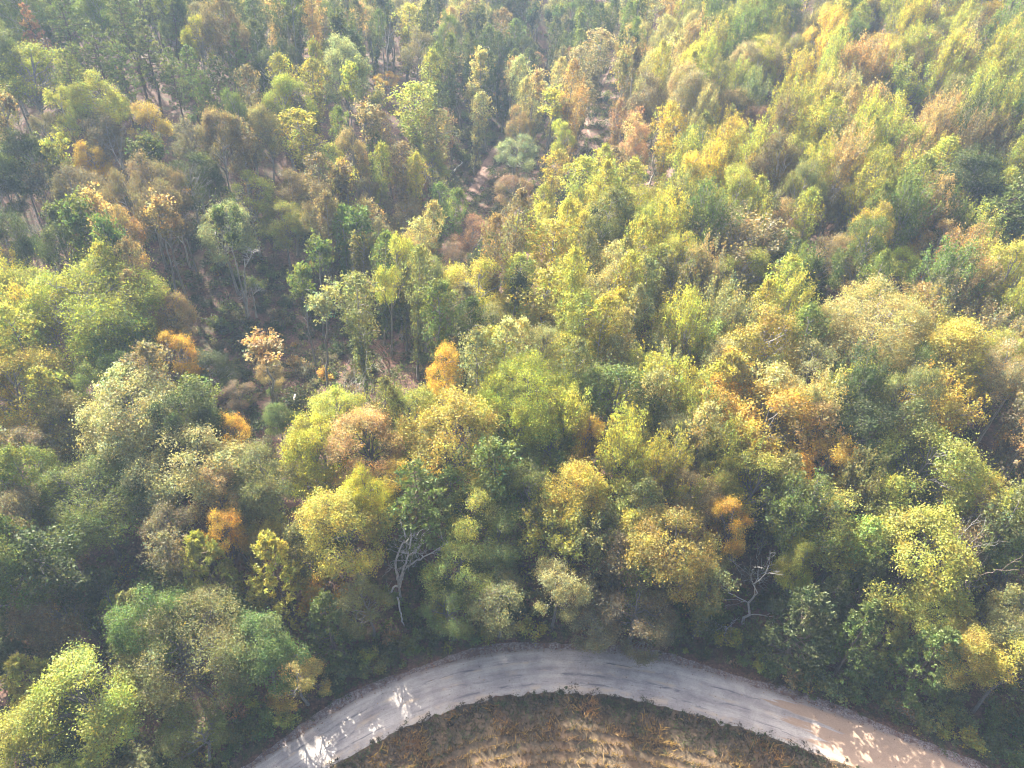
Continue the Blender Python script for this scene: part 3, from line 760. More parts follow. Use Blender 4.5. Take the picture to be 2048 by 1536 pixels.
 (1215, 360, 60, 'column', 'b', 17, 'brown-shadowed creeper column left of the salmon tree', None),
 (1590, 30, 70, 'round', 'g', 16, 'rounded green crown at the top edge on the right hillside', None),
 (1750, 45, 60, 'round', 'b', 16, 'dark purple-brown crown near the top edge on the right', 'purple-brown crown'),
 (1965, 45, 75, 'round', 'Y', 16, 'golden crown near the top right corner', 'golden corner crown'),
 (1660, 425, 70, 'round', 'b', 16, 'reddish brown crown on the lower right hillside', 'reddish brown crown'),
 (1590, 165, 70, 'feather', 'Y', 17, 'orange-yellow upright crown on the right hillside', 'orange-yellow upright crown'),
 (1480, 560, 110, 'round', 'y', 17, 'yellow-green crown below the broad tan wispy tree', None),
 (1800, 190, 90, 'feather', 'y', 17, 'domed yellow-green wispy crown on the right hillside', 'domed wispy crown'),
]
for (u, v, wpx, style, colour, H, lab, short) in LAND:
    frac = {'thin': 0.82, 'column': 0.66, 'pine': 0.70, 'cedar': 0.45, 'bare': 0.72}.get(style, 0.70)
    x, y, t = hit(u, v, H * frac)
    r = wpx / 2 * t / FPX
    if style == 'column': r *= 0.95
    add_tree(style, x, y, r, H, colour, lab, short=short)

_x, _y, _t = hit(1285, 1296, 0); _n = nrm[int(((outer - (_x, _y)) ** 2).sum(1).argmin())]
add_tree('loose', _x - _n[0] * 1.2, _y - _n[1] * 1.2, 2.7, 7.0, 'b', 'russet-brown leafy tree leaning out over the top of the road bend', short='overhanging russet tree', lean=(_n[0] * .42, _n[1] * .42))

# ------------------------------------------------------------------ the rest of the wood
CELLS = """
gpp pgg pdb pod dot dts dts dgs sgd dgs sto ygg yYb yYg yYb gyo
pyy pyg gbt gdb ysy sty ysd dbs tsr trs sty yot yYo yto yot ygo
gbd bgO Obd bdb sgy ygt syr sdg syt ytr Ytg otY yro Yyt Yty ybd
bbd bbO btb sdg gob tbg tsg bbd yYo yod gyo tyo bty yYg ygt pyp
gyb ygb btb bdb btg goy rod odg Yyo soy ost yst dyg ygY gty ytt
yYy ygd bbg btd dbg oyb dgo dso yso yYs syo Yys ysg sod Yog tYo
ygo ysg obd brd gbt toy YyO yYo yyg goy soy OYO Oso ydY oYg tbd
gbg ggd gsy sto ygo toy YOy ygg ygo YOo yto OYo yOt yyo yYg Ybt
dgb gdr bdr Oyb rOo yOg gdY goy ogs odb OOo obd oyg yos syo ogb
dod gog gyg ygy gyo yOo odg oyb obg bto oob gdb ggd gyd yos ots
gdy ygo gyg gyo Oog ooo ooo ooo ooo bob bdd gdd dgg gdg yYg oyt
yog ygo gyo goo ooo ooo ooo ooo ooo ooo ooo ooo ooo obg obo bgo
""".split()
def in_poly(u, v, poly):
    c = False; j = len(poly) - 1
    for i in range(len(poly)):
        if (poly[i][1] > v) != (poly[j][1] > v) and u < (poly[j][0] - poly[i][0]) * (v - poly[i][1]) / (poly[j][1] - poly[i][1]) + poly[i][0]: c = not c
        j = i
    return c
OPEN = [(330, 430), (470, 480), (640, 480), (760, 560), (850, 640), (880, 730), (800, 800), (640, 840), (540, 880), (420, 800), (310, 640), (280, 560)]
CLEAR = [(900, 260), (1010, 250), (1060, 300), (1000, 400), (880, 430), (840, 380)]
GAPS = [(1965, 880, 80), (2020, 930, 60), (1660, 580, 45), (1560, 1075, 30), (1820, 490, 30), (90, 1200, 30), (1780, 830, 35), (300, 1075, 35), (890, 1150, 25), (1990, 1380, 50), (1940, 1420, 60)]
def road_dist(x, y): return float(np.sqrt(((outer - (x, y)) ** 2).sum(1)).min())
def beyond_road(x, y):
    i = int(((outer - (x, y)) ** 2).sum(1).argmin()); return float(np.dot(np.array([x, y]) - outer[i], nrm[i])) < 0

OCC = [(t_['x'], t_['y'], t_['H'], t_['r'], t_['style']) for t_ in trees]
OCCPX = []
for (x_, y_, H_, r_, st_) in OCC:
    u_, v_, d_ = project(x_, y_, float(height(x_, y_)) + H_ * {'cedar': .45}.get(st_, .72)); OCCPX.append((u_, v_, r_ * FPX / d_ * 0.75, max(r_, H_ * .22) * FPX / d_ * .75, d_))
for (u_, v_, w_, h_, vb_) in [(805, 1125, 50, 60, 1215), (805, 1200, 40, 50, 1240), (825, 1270, 25, 35, 1300), (1518, 1180, 45, 60, 1243), (1438, 1265, 35, 25, 1290), (228, 1400, 50, 60, 1462),
                          (1970, 870, 60, 70, 928), (2010, 930, 40, 50, 965), (370, 490, 30, 50, 535), (493, 570, 30, 60, 632), (508, 600, 20, 30, 635), (870, 352, 25, 22, 372), (1212, 340, 18, 12, 345)]:
    hx, hy, _h = hit(u_, vb_); OCCPX.append((u_, v_, w_, h_, project(hx, hy, float(height(hx, hy)))[2]))
def hides(x, y, H, r):
    z = float(height(x, y)); u, v, d = project(x, y, z + H * .7); rp = r * FPX / d; hp = max(r, H * .25) * FPX / d
    for (a, b, w_, h_, dd_) in OCCPX:
        if d < dd_ - 1.0 and abs(u - a) < w_ + rp * .8 and ((u - a) / (w_ + rp * .8)) ** 2 + ((v - b) / (h_ + hp * .8)) ** 2 < 1: return True
    return False
cellgrid = {}
def near_ok(x, y, r, f):
    cx, cy = int(x // 12), int(y // 12)
    for a in (-2, -1, 0, 1, 2):
        for b_ in (-2, -1, 0, 1, 2):
            for (px, py, pr) in cellgrid.get((cx + a, cy + b_), ()):
                if (px - x) ** 2 + (py - y) ** 2 < (f * (pr + r)) ** 2: return False
    return True
def grid_add(x, y, r): cellgrid.setdefault((int(x // 12), int(y // 12)), []).append((x, y, r))
for p in placed: grid_add(*p)

woods_pts = []
counts = {}
LIM = {'round': 250, 'loose': 260, 'column': 290, 'thin': 140, 'feather': 280, 'pine': 80, 'cedar': 40, 'bare': 45}
for k_ in range(32000):
    if k_ < 12000: y = random.uniform(22, 110)
    else: y = random.uniform(40, 330)
    x = random.uniform(-1, 1) * (60 + y * 0.78)
    if not beyond_road(x, y): continue
    H = random.uniform(16.0, 23.0) if y > 75 else random.uniform(15, 21)
    g_ = float(height(x, y)); u, v, dep = project(x, y, g_ + H * 0.7)
    inframe = -50 < u < 2098 and -70 < v < 1560
    rd = road_dist(x, y)
    if not inframe:
        r = random.uniform(3.6, 5.4)
        if y > 35 and near_ok(x, y, r, 0.80) and rd > 4: woods_pts.append((x, y, r, H)); grid_add(x, y, r)
        continue
    ci, ri = min(15, max(0, int(u // 128))), min(11, max(0, int(v // 128)))
    colour = random.choice(CELLS[ri * 16 + ci])
    if colour == 'O' and random.random() < .70: colour = random.choice('oyt')
    if colour == 'Y' and random.random() < .50: colour = random.choice('yyo')
    if colour == 'r' and random.random() < .50: colour = 'b'
    if colour == 'o' and u > 850 and random.random() < .5: colour = 'y'
    if colour == 'd' and v > 620 and random.random() < .4: colour = 'g'
    if 330 < u < 1230 and v < 150 and random.random() < .5: colour = random.choice('dddgb')  # hill shade on the far slope put into darker leaf colours
    opn = in_poly(u, v, OPEN); clr = in_poly(u, v, CLEAR)
    if clr: continue
    if any(abs(u - p[0]) < 26 and -22 < v - p[1] < 30 for p in trail_px): continue
    ub, vb, _ = project(x, y, g_)
    if any(abs(u + (ub - u) * q - p[0]) < 20 and abs(v + (vb - v) * q - p[1]) < 26 for p in trail_px for q in (0.3, 0.7)): continue
    if any((u - p[0]) ** 2 + (v - p[1]) ** 2 < (p[2] * 1.3) ** 2 for p in GAPS): continue
    f = (0.64 if u < 1250 else 0.60) if v < 850 else 0.56
    if opn:
        st = random.choices(['loose', 'thin', 'column', 'bare', 'round'], [3, 4, 1, 2, 0.5])[0]; f = 1.7
    elif u < 480 and v < 190: st = random.choices(['pine', 'round'], [6, 3])[0]
    elif v < 330 and 470 < u < 1380:
        st = random.choices(['column', 'thin', 'loose', 'round', 'bare'], [6, 5 if v < 220 else 2, 4, 3, 0.6])[0]; f = 0.95 if v < 260 else 0.85
    elif u < 560 and v < 560: st = random.choices(['round', 'loose', 'thin', 'bare'], [6, 3.5, 2.4, 0.9])[0]; f = 0.74
    elif 560 <= u < 1300 and v < 760: st = random.choices(['round', 'loose', 'column', 'thin'], [1.6, 3.2, 5, 0.8])[0]; f = 0.78
    elif u >= 1250 and v < 700: st = random.choices(['feather', 'round', 'loose', 'column'], [7, 3 if v < 120 or u > 1800 else 1.5, 2, 1])[0]
    elif v > 1120 and u > 1450: st = random.choices(['cedar', 'loose', 'round'], [4, 3, 2])[0]
    elif v > 1150 and u < 750: st = random.choices(['cedar', 'round', 'loose'], [2, 4, 2])[0]
    else: st = random.choices(['round', 'loose', 'feather', 'column'], [4, 3.4, 4 if u > 1100 else 1, 2.0])[0]
    r = {'round': random.uniform(3.0, 4.6), 'loose': random.uniform(2.4, 3.8), 'column': random.uniform(1.4, 2.4), 'thin': random.uniform(1.7, 2.6),
         'feather': random.uniform(2.4, 3.8), 'pine': random.uniform(2.8, 3.8), 'cedar': random.uniform(2.4, 3.4), 'bare': random.uniform(2.2, 3.4)}[st]
    if st == 'cedar': H = random.uniform(9, 13)
    if st == 'thin': H *= 1.08
    if rd < 14 and st not in ('cedar',): H *= 0.50 + 0.45 * rd / 14; r = min(r, 2.3 + rd * 0.24)
    if rd < 1.4 + 0.62 * r: continue
    if not near_ok(x, y, r, f) or hides(x, y, H, r): continue
    if counts.get(st, 0) >= LIM[st] or v < -20:
        if near_ok(x, y, 4.4, f): woods_pts.append((x, y, r, H)); grid_add(x, y, r)
        continue
    counts[st] = counts.get(st, 0) + 1
    if st in ('pine',) and colour not in 'gpd': colour = random.choice('gpp')
    if st == 'cedar' and colour not in 'gdyo': colour = random.choice('gdg')
    if st in ('thin', 'column', 'bare') and colour in 'O': colour = 'Y'
    add_tree(st, x, y, r, H, colour); grid_add(x, y, r)

# understorey shrubs one can pick out
sh = 0
for k_ in range(14000):
    if sh >= 290: break
    u, v = random.uniform(0, 2048), (random.uniform(90, 1536) if k_ > 4000 else random.uniform(1150, 1536))
    if sh > 165 and k_ < 4000: continue
    opn = in_poly(u, v, OPEN) or in_poly(u, v, CLEAR)
    edge = False
    x, y, t = hit(u, v, 1.0)
    if y > 230 or not beyond_road(x, y): continue
    rd = road_dist(x, y); edge = rd < 7
    if rd < 1.9: continue
    if not (opn or edge or random.random() < 0.10): continue
    if any(abs(u - p[0]) < 18 and abs(v - p[1]) < 16 for p in trail_px): continue
    r = random.uniform(0.9, 2.2) if not edge else random.uniform(0.9, 1.8)
    if not near_ok(x, y, r, 0.42 if edge else 0.55) or hides(x, y, r * 1.4, r): continue
    c = random.choice('ddggob' if opn else 'googyd')
    if random.random() < 0.10: c = random.choice('rOt')
    add_tree('shrub', x, y, r, r * random.uniform(1.2, 1.7), c); grid_add(x, y, r); sh += 1

yn = 0
for k_ in range(9000):
    y = random.uniform(22, 150); x = random.uniform(-1, 1) * (52 + y * 0.74)
    if yn >= 120: break
    if not beyond_road(x, y): continue
    rd = road_dist(x, y); H = random.uniform(6, 9.5); r = random.uniform(1.7, 2.9)
    u, v, dep = project(x, y, float(height(x, y)) + H * .7)
    if not (-60 < u < 2100 and 500 < v < 1560) or in_poly(u, v, OPEN) or rd < 1.2 + .8 * r: continue
    if rd < 6: H *= .7
    if not near_ok(x, y, r, 0.5 if v > 900 else 0.6) or hides(x, y, H, r): continue
    if any((u - p[0]) ** 2 + (v - p[1]) ** 2 < (p[2] * .8) ** 2 for p in GAPS): continue
    ci, ri = min(15, max(0, int(u // 128))), min(11, max(0, int(v // 128)))
    add_tree('young', x, y, r, H, random.choice(CELLS[ri * 16 + ci] + 'gd')); grid_add(x, y, r); yn += 1

# ------------------------------------------------------------------ build the tree objects
base_roots = {}
def ensure(style, k):
    return PROTO[style][k]
WORD = {'young': ['young', 'low bushy'], 'round': ['rounded', 'full-crowned', 'bushy-topped'], 'big': ['spreading'], 'loose': ['thin-leaved', 'open-crowned', 'ragged'],
        'column': ['creeper-clad', 'narrow creeper-clad'], 'thin': ['slender bare-poled', 'slim small-topped'], 'feather': ['wispy upswept', 'feathery'],
        'pine': ['needle-leaved', 'tufted'], 'cedar': ['dense', 'pointed dense'], 'shrub': ['low', 'leafy'], 'bare': ['leafless'], 'snag': ['dead']}
NOUN = {'young': 'tree', 'round': 'tree', 'big': 'tree', 'loose': 'tree', 'column': 'tree', 'thin': 'tree', 'feather': 'tree', 'pine': 'pine', 'cedar': 'evergreen', 'shrub': 'shrub', 'bare': 'tree', 'snag': 'tree'}
GROUP = {'young': 'young trees under the wood', 'round': 'broadleaf trees of the wood', 'big': 'broadleaf trees of the wood', 'loose': 'open-crowned trees of the wood', 'column': 'creeper-clad trees of the hollow',
         'thin': 'slender trees on the slopes', 'feather': 'upswept trees on the right hillside', 'pine': 'pines of the wood', 'cedar': 'evergreens by the road',
         'shrub': 'shrubs of the understorey', 'bare': 'leafless trees in the wood', 'snag': 'leafless trees in the wood'}
for t in trees:
    z = float(height(t['x'], t['y'])); t['z'] = z
    fr = {'shrub': 0.5, 'cedar': 0.45}.get(t['style'], 0.7)
    t['u'], t['v'], t['dep'] = project(t['x'], t['y'], z + t['H'] * fr)
shorts = [t for t in trees if t['short']]
used = {t['label'] for t in trees if t['label']}
ART = lambda s: s
def direction(du, dv):
    if abs(du) > 2.0 * abs(dv): return 'right of' if du > 0 else 'left of'
    if abs(dv) > 2.0 * abs(du): return 'in front of' if dv > 0 else 'behind'
    return ('front-' if dv > 0 else 'back-') + ('right of' if du > 0 else 'left of')
for t in trees:
    if t['label']: continue
    near = sorted(shorts, key=lambda s: (s['u'] - t['u']) ** 2 + (s['v'] - t['v']) ** 2)[:7]
    cw = COLOURS[t['colour']][1] if t['style'] != 'bare' else random.choice(['pale grey', 'silvery grey'])
    words = WORD[t['style']][:]; done = False
    sizes = {'shrub': 1.5}.get(t['style'], {'young': 2.3, 'round': 4.6, 'loose': 3.4, 'column': 2.0, 'thin': 2.1, 'feather': 4.2, 'pine': 3.3, 'cedar': 2.9, 'bare': 2.8}.get(t['style'], 4))
    sz = 'larger' if t['r'] > sizes else 'smaller'
    cands = []
    for kk, s in enumerate(near):
        du, dv = t['u'] - s['u'], t['v'] - s['v']; dist = math.hypot(du, dv); d = direction(du, dv)
        q = 'just ' if dist < 110 else ('' if dist < 220 else 'well ')
        cands.append(f"{cw} {words[0]} {NOUN[t['style']]} {q}{d} the {s['short']}")
        cands.append(f"{sz} {cw} {words[-1]} {NOUN[t['style']]} {q}{d} the {s['short']}")
    for i1 in range(len(near)):
        for i2 in range(i1 + 1, len(near)):
            a, b_ = near[i1], near[i2]
            cands.append(f"{cw} {words[0]} {NOUN[t['style']]} between the {a['short']} and the {b_['short']}") if (a['u'] - t['u']) * (b_['u'] - t['u']) + (a['v'] - t['v']) * (b_['v'] - t['v']) < 0 else None
    for i1 in range(len(near)):
        for i2 in range(len(near)):
            if i1 == i2: continue
            a, b_ = near[i1], near[i2]
            cands.append(f"{cw} {NOUN[t['style']]} {direction(t['u'] - a['u'], t['v'] - a['v'])} the {a['short']}, {direction(t['u'] - b_['u'], t['v'] - b_['v'])} the {b_['short']}")
    for c in cands:
        if c not in used and len(c.replace('-', ' ').split()) <= 17 and len(c.split()) <= 16:
            t['label'] = c; used.add(c); done = True; break
    if not done: t['label'] = cands[0]

proto_use = {}
def build_tree(t):
    st = t['style']; protos = PROTO[st]; k = random.randrange(len(protos))
    tr_me, cr_me, H0, R0 = protos[k]
    root = bpy.data.objects.new(KIND[st][0], None); root.empty_display_size = 0.5; COL.objects.link(root)
    root.location = (t['x'], t['y'], t['z'])
    lx = t['lean'][0] + random.gauss(0, 0.035) + (0.09 if t['u'] < 1250 and t['v'] < 950 else 0.0); ly = t['lean'][1] + random.gauss(0, 0.035)
    root.rotation_euler = (Vector((0, 0, 1)).rotation_difference(Vector((lx, ly, 1)).normalized()) @ Quaternion((0, 0, 1), random.uniform(0, 6.283))).to_euler()
    s = t['r'] / R0; sz = t['H'] / H0
    if st in ('big', 'round', 'feather'): s *= 1.06
    root.scale = (s, s * random.uniform(0.9, 1.1), sz)
    tag(root, t['label'], KIND[st][1], GROUP[st])
    o = bpy.data.objects.new('stems' if st == 'shrub' else 'trunk', tr_me); COL.objects.link(o); o.parent = root
    pale = {'pine': (0.13, 0.085, 0.06), 'cedar': (0.16, 0.12, 0.09), 'shrub': (0.16, 0.12, 0.09)}.get(st)
    if pale is None:
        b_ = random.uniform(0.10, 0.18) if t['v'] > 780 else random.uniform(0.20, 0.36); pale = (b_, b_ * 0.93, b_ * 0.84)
        if st in ('bare', 'snag'):
            b_ = random.uniform(0.42, 0.55); pale = (b_, b_ * 0.96, b_ * 0.9)
            if t['colour'] == 'r': pale = (0.42, 0.24, 0.19)
            if t['colour'] == 't' and t['u'] > 1950: pale = (0.42, 0.32, 0.26)
    o.color = (*pale, 1)
    if cr_me is not None:
        c = bpy.data.objects.new('crown', cr_me); COL.objects.link(c); c.parent = root
        col = np.array(COLOURS[t['colour']][0]); v_ = random.uniform(0.82, 1.22); j = random.gauss(0, 0.07)
        col = col * v_ * np.array([1 + j, 1.0, 1 - j])
        c.color = (*[float(min(max(q, 0.005), 0.6)) for q in col], 1)
    return root
for t in trees: build_tree(t)

# ------------------------------------------------------------------ hand shaped dead wood
def plane_pt(u, v, y0):
    d = ray(u, v); k = (y0 - CAM[1]) / d[1]; return CAM + d * k
def dead(name, label, cat, paths, y0, rads, colour, depth=None, twig=True, seed=3):
    """paths are outlines of limbs standing in the upright plane y0, each bent forward and back as it rises"""
    r = np.random.default_rng(seed)
    P0 = plane_pt(*paths[0][0], y0); root = link(name, None, None, tuple(P0)); tag(root, label, cat)
    for i, (pp, rd_) in enumerate(zip(paths, rads)):
        pts = np.array([plane_pt(u, v, y0) for u, v in pp]) - P0
        pts = resample(pts, max(6, 3 * len(pp))); m_ = len(pts)
        sway = np.cumsum(r.normal(0, 0.12, m_)) * (0 if i == 0 else 1)
        pts[:, 1] += sway; pts += r.normal(0, 0.035, pts.shape)
        tb = Tubes(); tb.add(pts, np.linspace(rd_, max(rd_ * 0.3, 0.02), m_), 7)
        if twig and i > 0:
            for _ in range(16):
                s = pts[r.integers(m_ // 3, m_)]; d = r.normal(size=3); d[2] = abs(d[2]) * .7; d /= np.linalg.norm(d)
                e = s + d * r.uniform(0.5, 1.7); tb.add(wobble(r, s, e, 4, 0.1), np.linspace(0.03, 0.01, 4), 3)
                for _ in range(3):
                    f_ = s + (e - s) * r.uniform(0.4, 1); d2 = d + r.normal(0, 0.6, 3); tb.add(wobble(r, f_, f_ + d2 * r.uniform(0.3, 0.8), 3, 0.1), [0.016, 0.012, 0.007], 3)
        o = link('trunk' if i == 0 else 'branch', tb.mesh('limb', M_BARK), root); o.color = (*colour, 1)
    return root
PALE = (0.50, 0.47, 0.43)
dead('dead_tree', 'crooked pale grey dead tree with many bare limbs above the road', 'dead tree',
     [[(806, 1235), (804, 1215), (801, 1192), (799, 1172)],
      [(799, 1174), (796, 1155), (791, 1123), (797, 1108), (809, 1083), (806, 1062)],
      [(800, 1172), (802, 1150), (808, 1130), (815, 1112), (819, 1098), (822, 1070)],
      [(802, 1165), (808, 1148), (820, 1134), (840, 1123), (873, 1112), (890, 1105)],
      [(800, 1174), (790, 1174), (780, 1188), (773, 1204), (771, 1236)],
      [(803, 1100), (812, 1104), (832, 1102), (842, 1088)]], 44.5, [0.30, 0.17, 0.16, 0.13, 0.12, 0.07], PALE, seed=5)
dead('fallen_branch', 'long broken pale limb hanging down beside the crooked dead tree to the roadside', 'branch',
     [[(796, 1194), (799, 1215), (803, 1235), (807, 1250), (816, 1258), (823, 1271), (835, 1283), (842, 1296)],
      [(824, 1272), (822, 1284), (820, 1299)]], 41.6, [0.10, 0.05], (0.58, 0.56, 0.52), seed=6)
dead('dead_tree', 'slanting grey dead trunk with white broken limbs right of the bend', 'dead tree',
     [[(1494, 1243), (1502, 1215), (1509, 1192)], [(1509, 1192), (1500, 1178), (1485, 1160), (1474, 1182)], [(1508, 1195), (1525, 1210), (1548, 1205)],
      [(1510, 1190), (1518, 1165), (1514, 1140)], [(1518, 1206), (1528, 1225), (1534, 1238)]], 47.0, [0.2, 0.1, 0.1, 0.1, 0.07], PALE, seed=7)
dead('dead_branches', 'white bare branch tangle low beside the road right of the bend', 'dead branches',
     [[(1440, 1284), (1437, 1266), (1428, 1256), (1415, 1250)], [(1438, 1268), (1450, 1262), (1452, 1250)], [(1440, 1274), (1455, 1274), (1466, 1276)],
      [(1432, 1258), (1422, 1262), (1412, 1258)]], 41.0, [0.09, 0.07, 0.06, 0.05], (0.6, 0.58, 0.55), seed=8, twig=True)
dead('dead_tree', 'grey dead limbs spread over the yellowish green tree, bottom left', 'dead tree',
     [[(258, 1462), (240, 1446), (228, 1432)], [(232, 1400), (215, 1384), (200, 1365), (186, 1340)], [(215, 1384), (200, 1392), (186, 1402), (180, 1410)],
      [(232, 1400), (245, 1396), (258, 1384), (262, 1376)], [(228, 1432), (222, 1420), (216, 1405)]], 34.5, [0.10, 0.09, 0.07, 0.07, 0.05], PALE, seed=9)
dead('leaning_trunk', 'long straight pale trunk leaning at the right edge above the dark gap', 'tree trunk',
     [[(1928, 925), (1952, 888), (1985, 838), (2016, 790)]], hit(1928, 925)[1], [0.26], (0.42, 0.38, 0.32), seed=10)
dead('leaning_trunk', 'pair of thin pale trunks leaning at the right edge, left one of them', 'tree trunk',
     [[(1998, 965), (2018, 930), (2050, 880)]], hit(1998, 965)[1], [0.22], (0.42, 0.38, 0.32), seed=11)
dead('leaning_trunk', 'pair of thin pale trunks leaning at the right edge, right one of them', 'tree trunk',
     [[(2006, 962), (2028, 930), (2060, 885)]], hit(2006, 962)[1], [0.16], (0.46, 0.42, 0.36), seed=12)
dead('dead_tree', 'bare white forked trunk at the upper left of the open slope', 'dead tree',
     [[(380, 535), (370, 495), (358, 455)], [(368, 490), (352, 470), (345, 455)], [(358, 455), (366, 435), (380, 425)]], hit(380, 535)[1], [0.2, .1, .1], PALE, seed=13)
dead('dead_tree', 'crooked white bare trunk at the top of the open slope', 'dead tree',
     [[(497, 632), (492, 590), (488, 545), (490, 520)], [(490, 535), (502, 512), (500, 500)], [(494, 600), (488, 590)]], hit(497, 632)[1], [0.2, .1, .06], PALE, seed=14)
dead('dead_tree', 'straight pale pole with a forked top right of the crooked white trunk', 'dead tree',
     [[(512, 635), (508, 600), (502, 575)], [(506, 590), (520, 580)]], hit(512, 635)[1], [0.16, .06], PALE, seed=15)
dead('dead_tree', 'leaning bare white stem left of the dirt path', 'dead tree',
     [[(847, 372), (856, 352), (868, 342)], [(880, 360), (890, 345), (885, 330)], [(868, 342), (878, 346)]], hit(847, 372)[1], [0.14, .1, .06], PALE, seed=16)
for i_, (u0, v0, u1, v1, lab) in enumerate([
        (700, 120, 725, 152, 'grey fallen trunk lying on the far slope near the low peach tree'),
        (655, 475, 700, 490, 'grey fallen log lying above the open slope'),
        (590, 790, 586, 830, 'thin fallen pole on the litter at the foot of the open slope'),
        (1000, 318, 1060, 345, 'pale fallen log right of the dirt path'),
        (415, 640, 440, 648, 'short fallen log on the open slope'),
        (905, 345, 925, 325, 'broken grey branches lying left of the dirt path')]):
    a = hit(u0, v0, 0.3); b_ = hit(u1, v1, 0.3); pa = np.array([a[0], a[1], height(a[0], a[1]) + 0.3]); pb = np.array([b_[0], b_[1], height(b_[0], b_[1]) + 0.3])
    r = np.random.default_rng(300 + i_); tb = Tubes(); pts = wobble(r, pa - pa, pb - pa, 6, 0.02); tb.add(pts, np.linspace(0.2, 0.08, 6), 7)
    root = link('fallen_log', tb.mesh('fallen_log', M_BARK), None, tuple(pa)); root.color = (0.45, 0.42, 0.38, 1); tag(root, lab, 'log')
    tb2 = Tubes()
    for _ in range(9):
        s = pts[r.integers(2, 6)]; d = r.normal(size=3); d[2] = abs(d[2]); tb2.add(wobble(r, s, s + d * r.uniform(.4, 1.1), 4, .1), [.05, .04, .03, .015], 3)
    o = link('branch', tb2.mesh('branch', M_BARK), root); o.color = (0.45, 0.42, 0.38, 1)

# pale heap of dead wood among the slim trees
bx, by, _t = hit(1212, 342, 0.5); bz = float(height(bx, by)); r = np.random.default_rng(77)
root = link('brush_pile', None, None, (bx, by, bz)); tag(root, 'pale bluish heap of bleached branches among the slim trees', 'brush pile')
for k_ in range(22):
    a = r.uniform(0, math.pi); L = r.uniform(1.0, 2.6); c0 = np.array([r.normal(0, .9), r.normal(0, .6), r.uniform(0.1, 1.3)]); d = np.array([math.cos(a), math.sin(a), r.normal(0, .25)]) * L / 2
    tb = Tubes(); tb.add(wobble(r, c0 - d, c0 + d, 5, .05), np.linspace(0.13, 0.05, 5), 5); o = link('stick', tb.mesh('stick', M_BARK), root); o.color = (0.62, 0.63, 0.68, 1)

# ------------------------------------------------------------------ mass vegetation
def merged(name, parts, mat, label, asp=0.62):
    rr = np.random.default_rng(5); Vs, Fs, Cs, o = [], [], [], 0
    for P, Nn, C, S in parts:
        V, F = leaf_geo(rr, P, Nn, S, asp); Vs.append(V); Fs.append(F + o); o += len(V); Cs.append(np.repeat(C, 4, 0))
    me = mesh_from(name, np.concatenate(Vs), np.concatenate(Fs), mat, np.clip(np.concatenate(Cs), 0, 2))
    return tag(link(name, me), label, kind='stuff')
# woods beyond the frame and behind the far crest
r = np.random.default_rng(21); parts = []; tb = Tubes(); keys = list('goybtdsY')
extra = []
for k_ in range(9000):
    x = r.uniform(-290, 290); y = r.uniform(30, 345)
    if not beyond_road(x, y) or road_dist(x, y) < 6: continue
    H = r.uniform(13, 19); u, v, _d = project(x, y, float(height(x, y)) + H)
    if -40 < u < 2088 and v > -60 and v < 1600: continue
    if abs(x) > 95 + y * 0.85: continue
    rad = r.uniform(3.8, 5.4)
    if near_ok(x, y, rad, 0.82): extra.append((x, y, rad, H)); grid_add(x, y, rad)
for (x, y, rad, H) in woods_pts + extra:
    z = float(height(x, y)); u, v, _d = project(x, y, z + H * .7)
    vis = -300 < u < 2350 and -90 < v < 1560; npt = 360 if vis else 120
    ci, ri = min(15, max(0, int(u // 128))), min(11, max(0, int(v // 128)))
    col = np.array(COLOURS[CELLS[ri * 16 + ci][r.integers(3)]][0]) * r.uniform(0.8, 1.2)
    d = r.normal(size=(npt, 3)); d[:, 2] += 0.3; d /= np.linalg.norm(d, axis=1)[:, None]
    ph = r.uniform(0, 6.28, 3)
    lump = 1 + 0.22 * np.sin(d[:, 0] * 5 + ph[0]) * np.sin(d[:, 1] * 5 + ph[1]) + 0.12 * np.sin(d[:, 2] * 9 + ph[2])
    c = np.array([x, y, z + H * 0.62]); P = c + d * np.array([rad, rad, H * 0.38]) * (lump * r.uniform(0.7, 1.05, npt))[:, None]
    Nn = d * 0.8 + r.normal(0, 0.7, (npt, 3)); parts.append((P, Nn, tints(r, npt, .25, .08) * col, r.uniform(.22, .36, npt) * (1.0 if vis else 1.9)))
    tb.add(np.array([[x, y, z - .5], [x, y, z + H * .8]]), [0.3, 0.1], 5)
wood = merged('surrounding_woods', parts, M_LEAF, 'continuing autumn woods beyond the picture edges'); 
to = link('woods_trunks', tb.mesh('woods_trunks', M_BARK), wood); to.color = (0.25, 0.23, 0.2, 1); to['kind'] = 'stuff'; to.name = 'trunks'

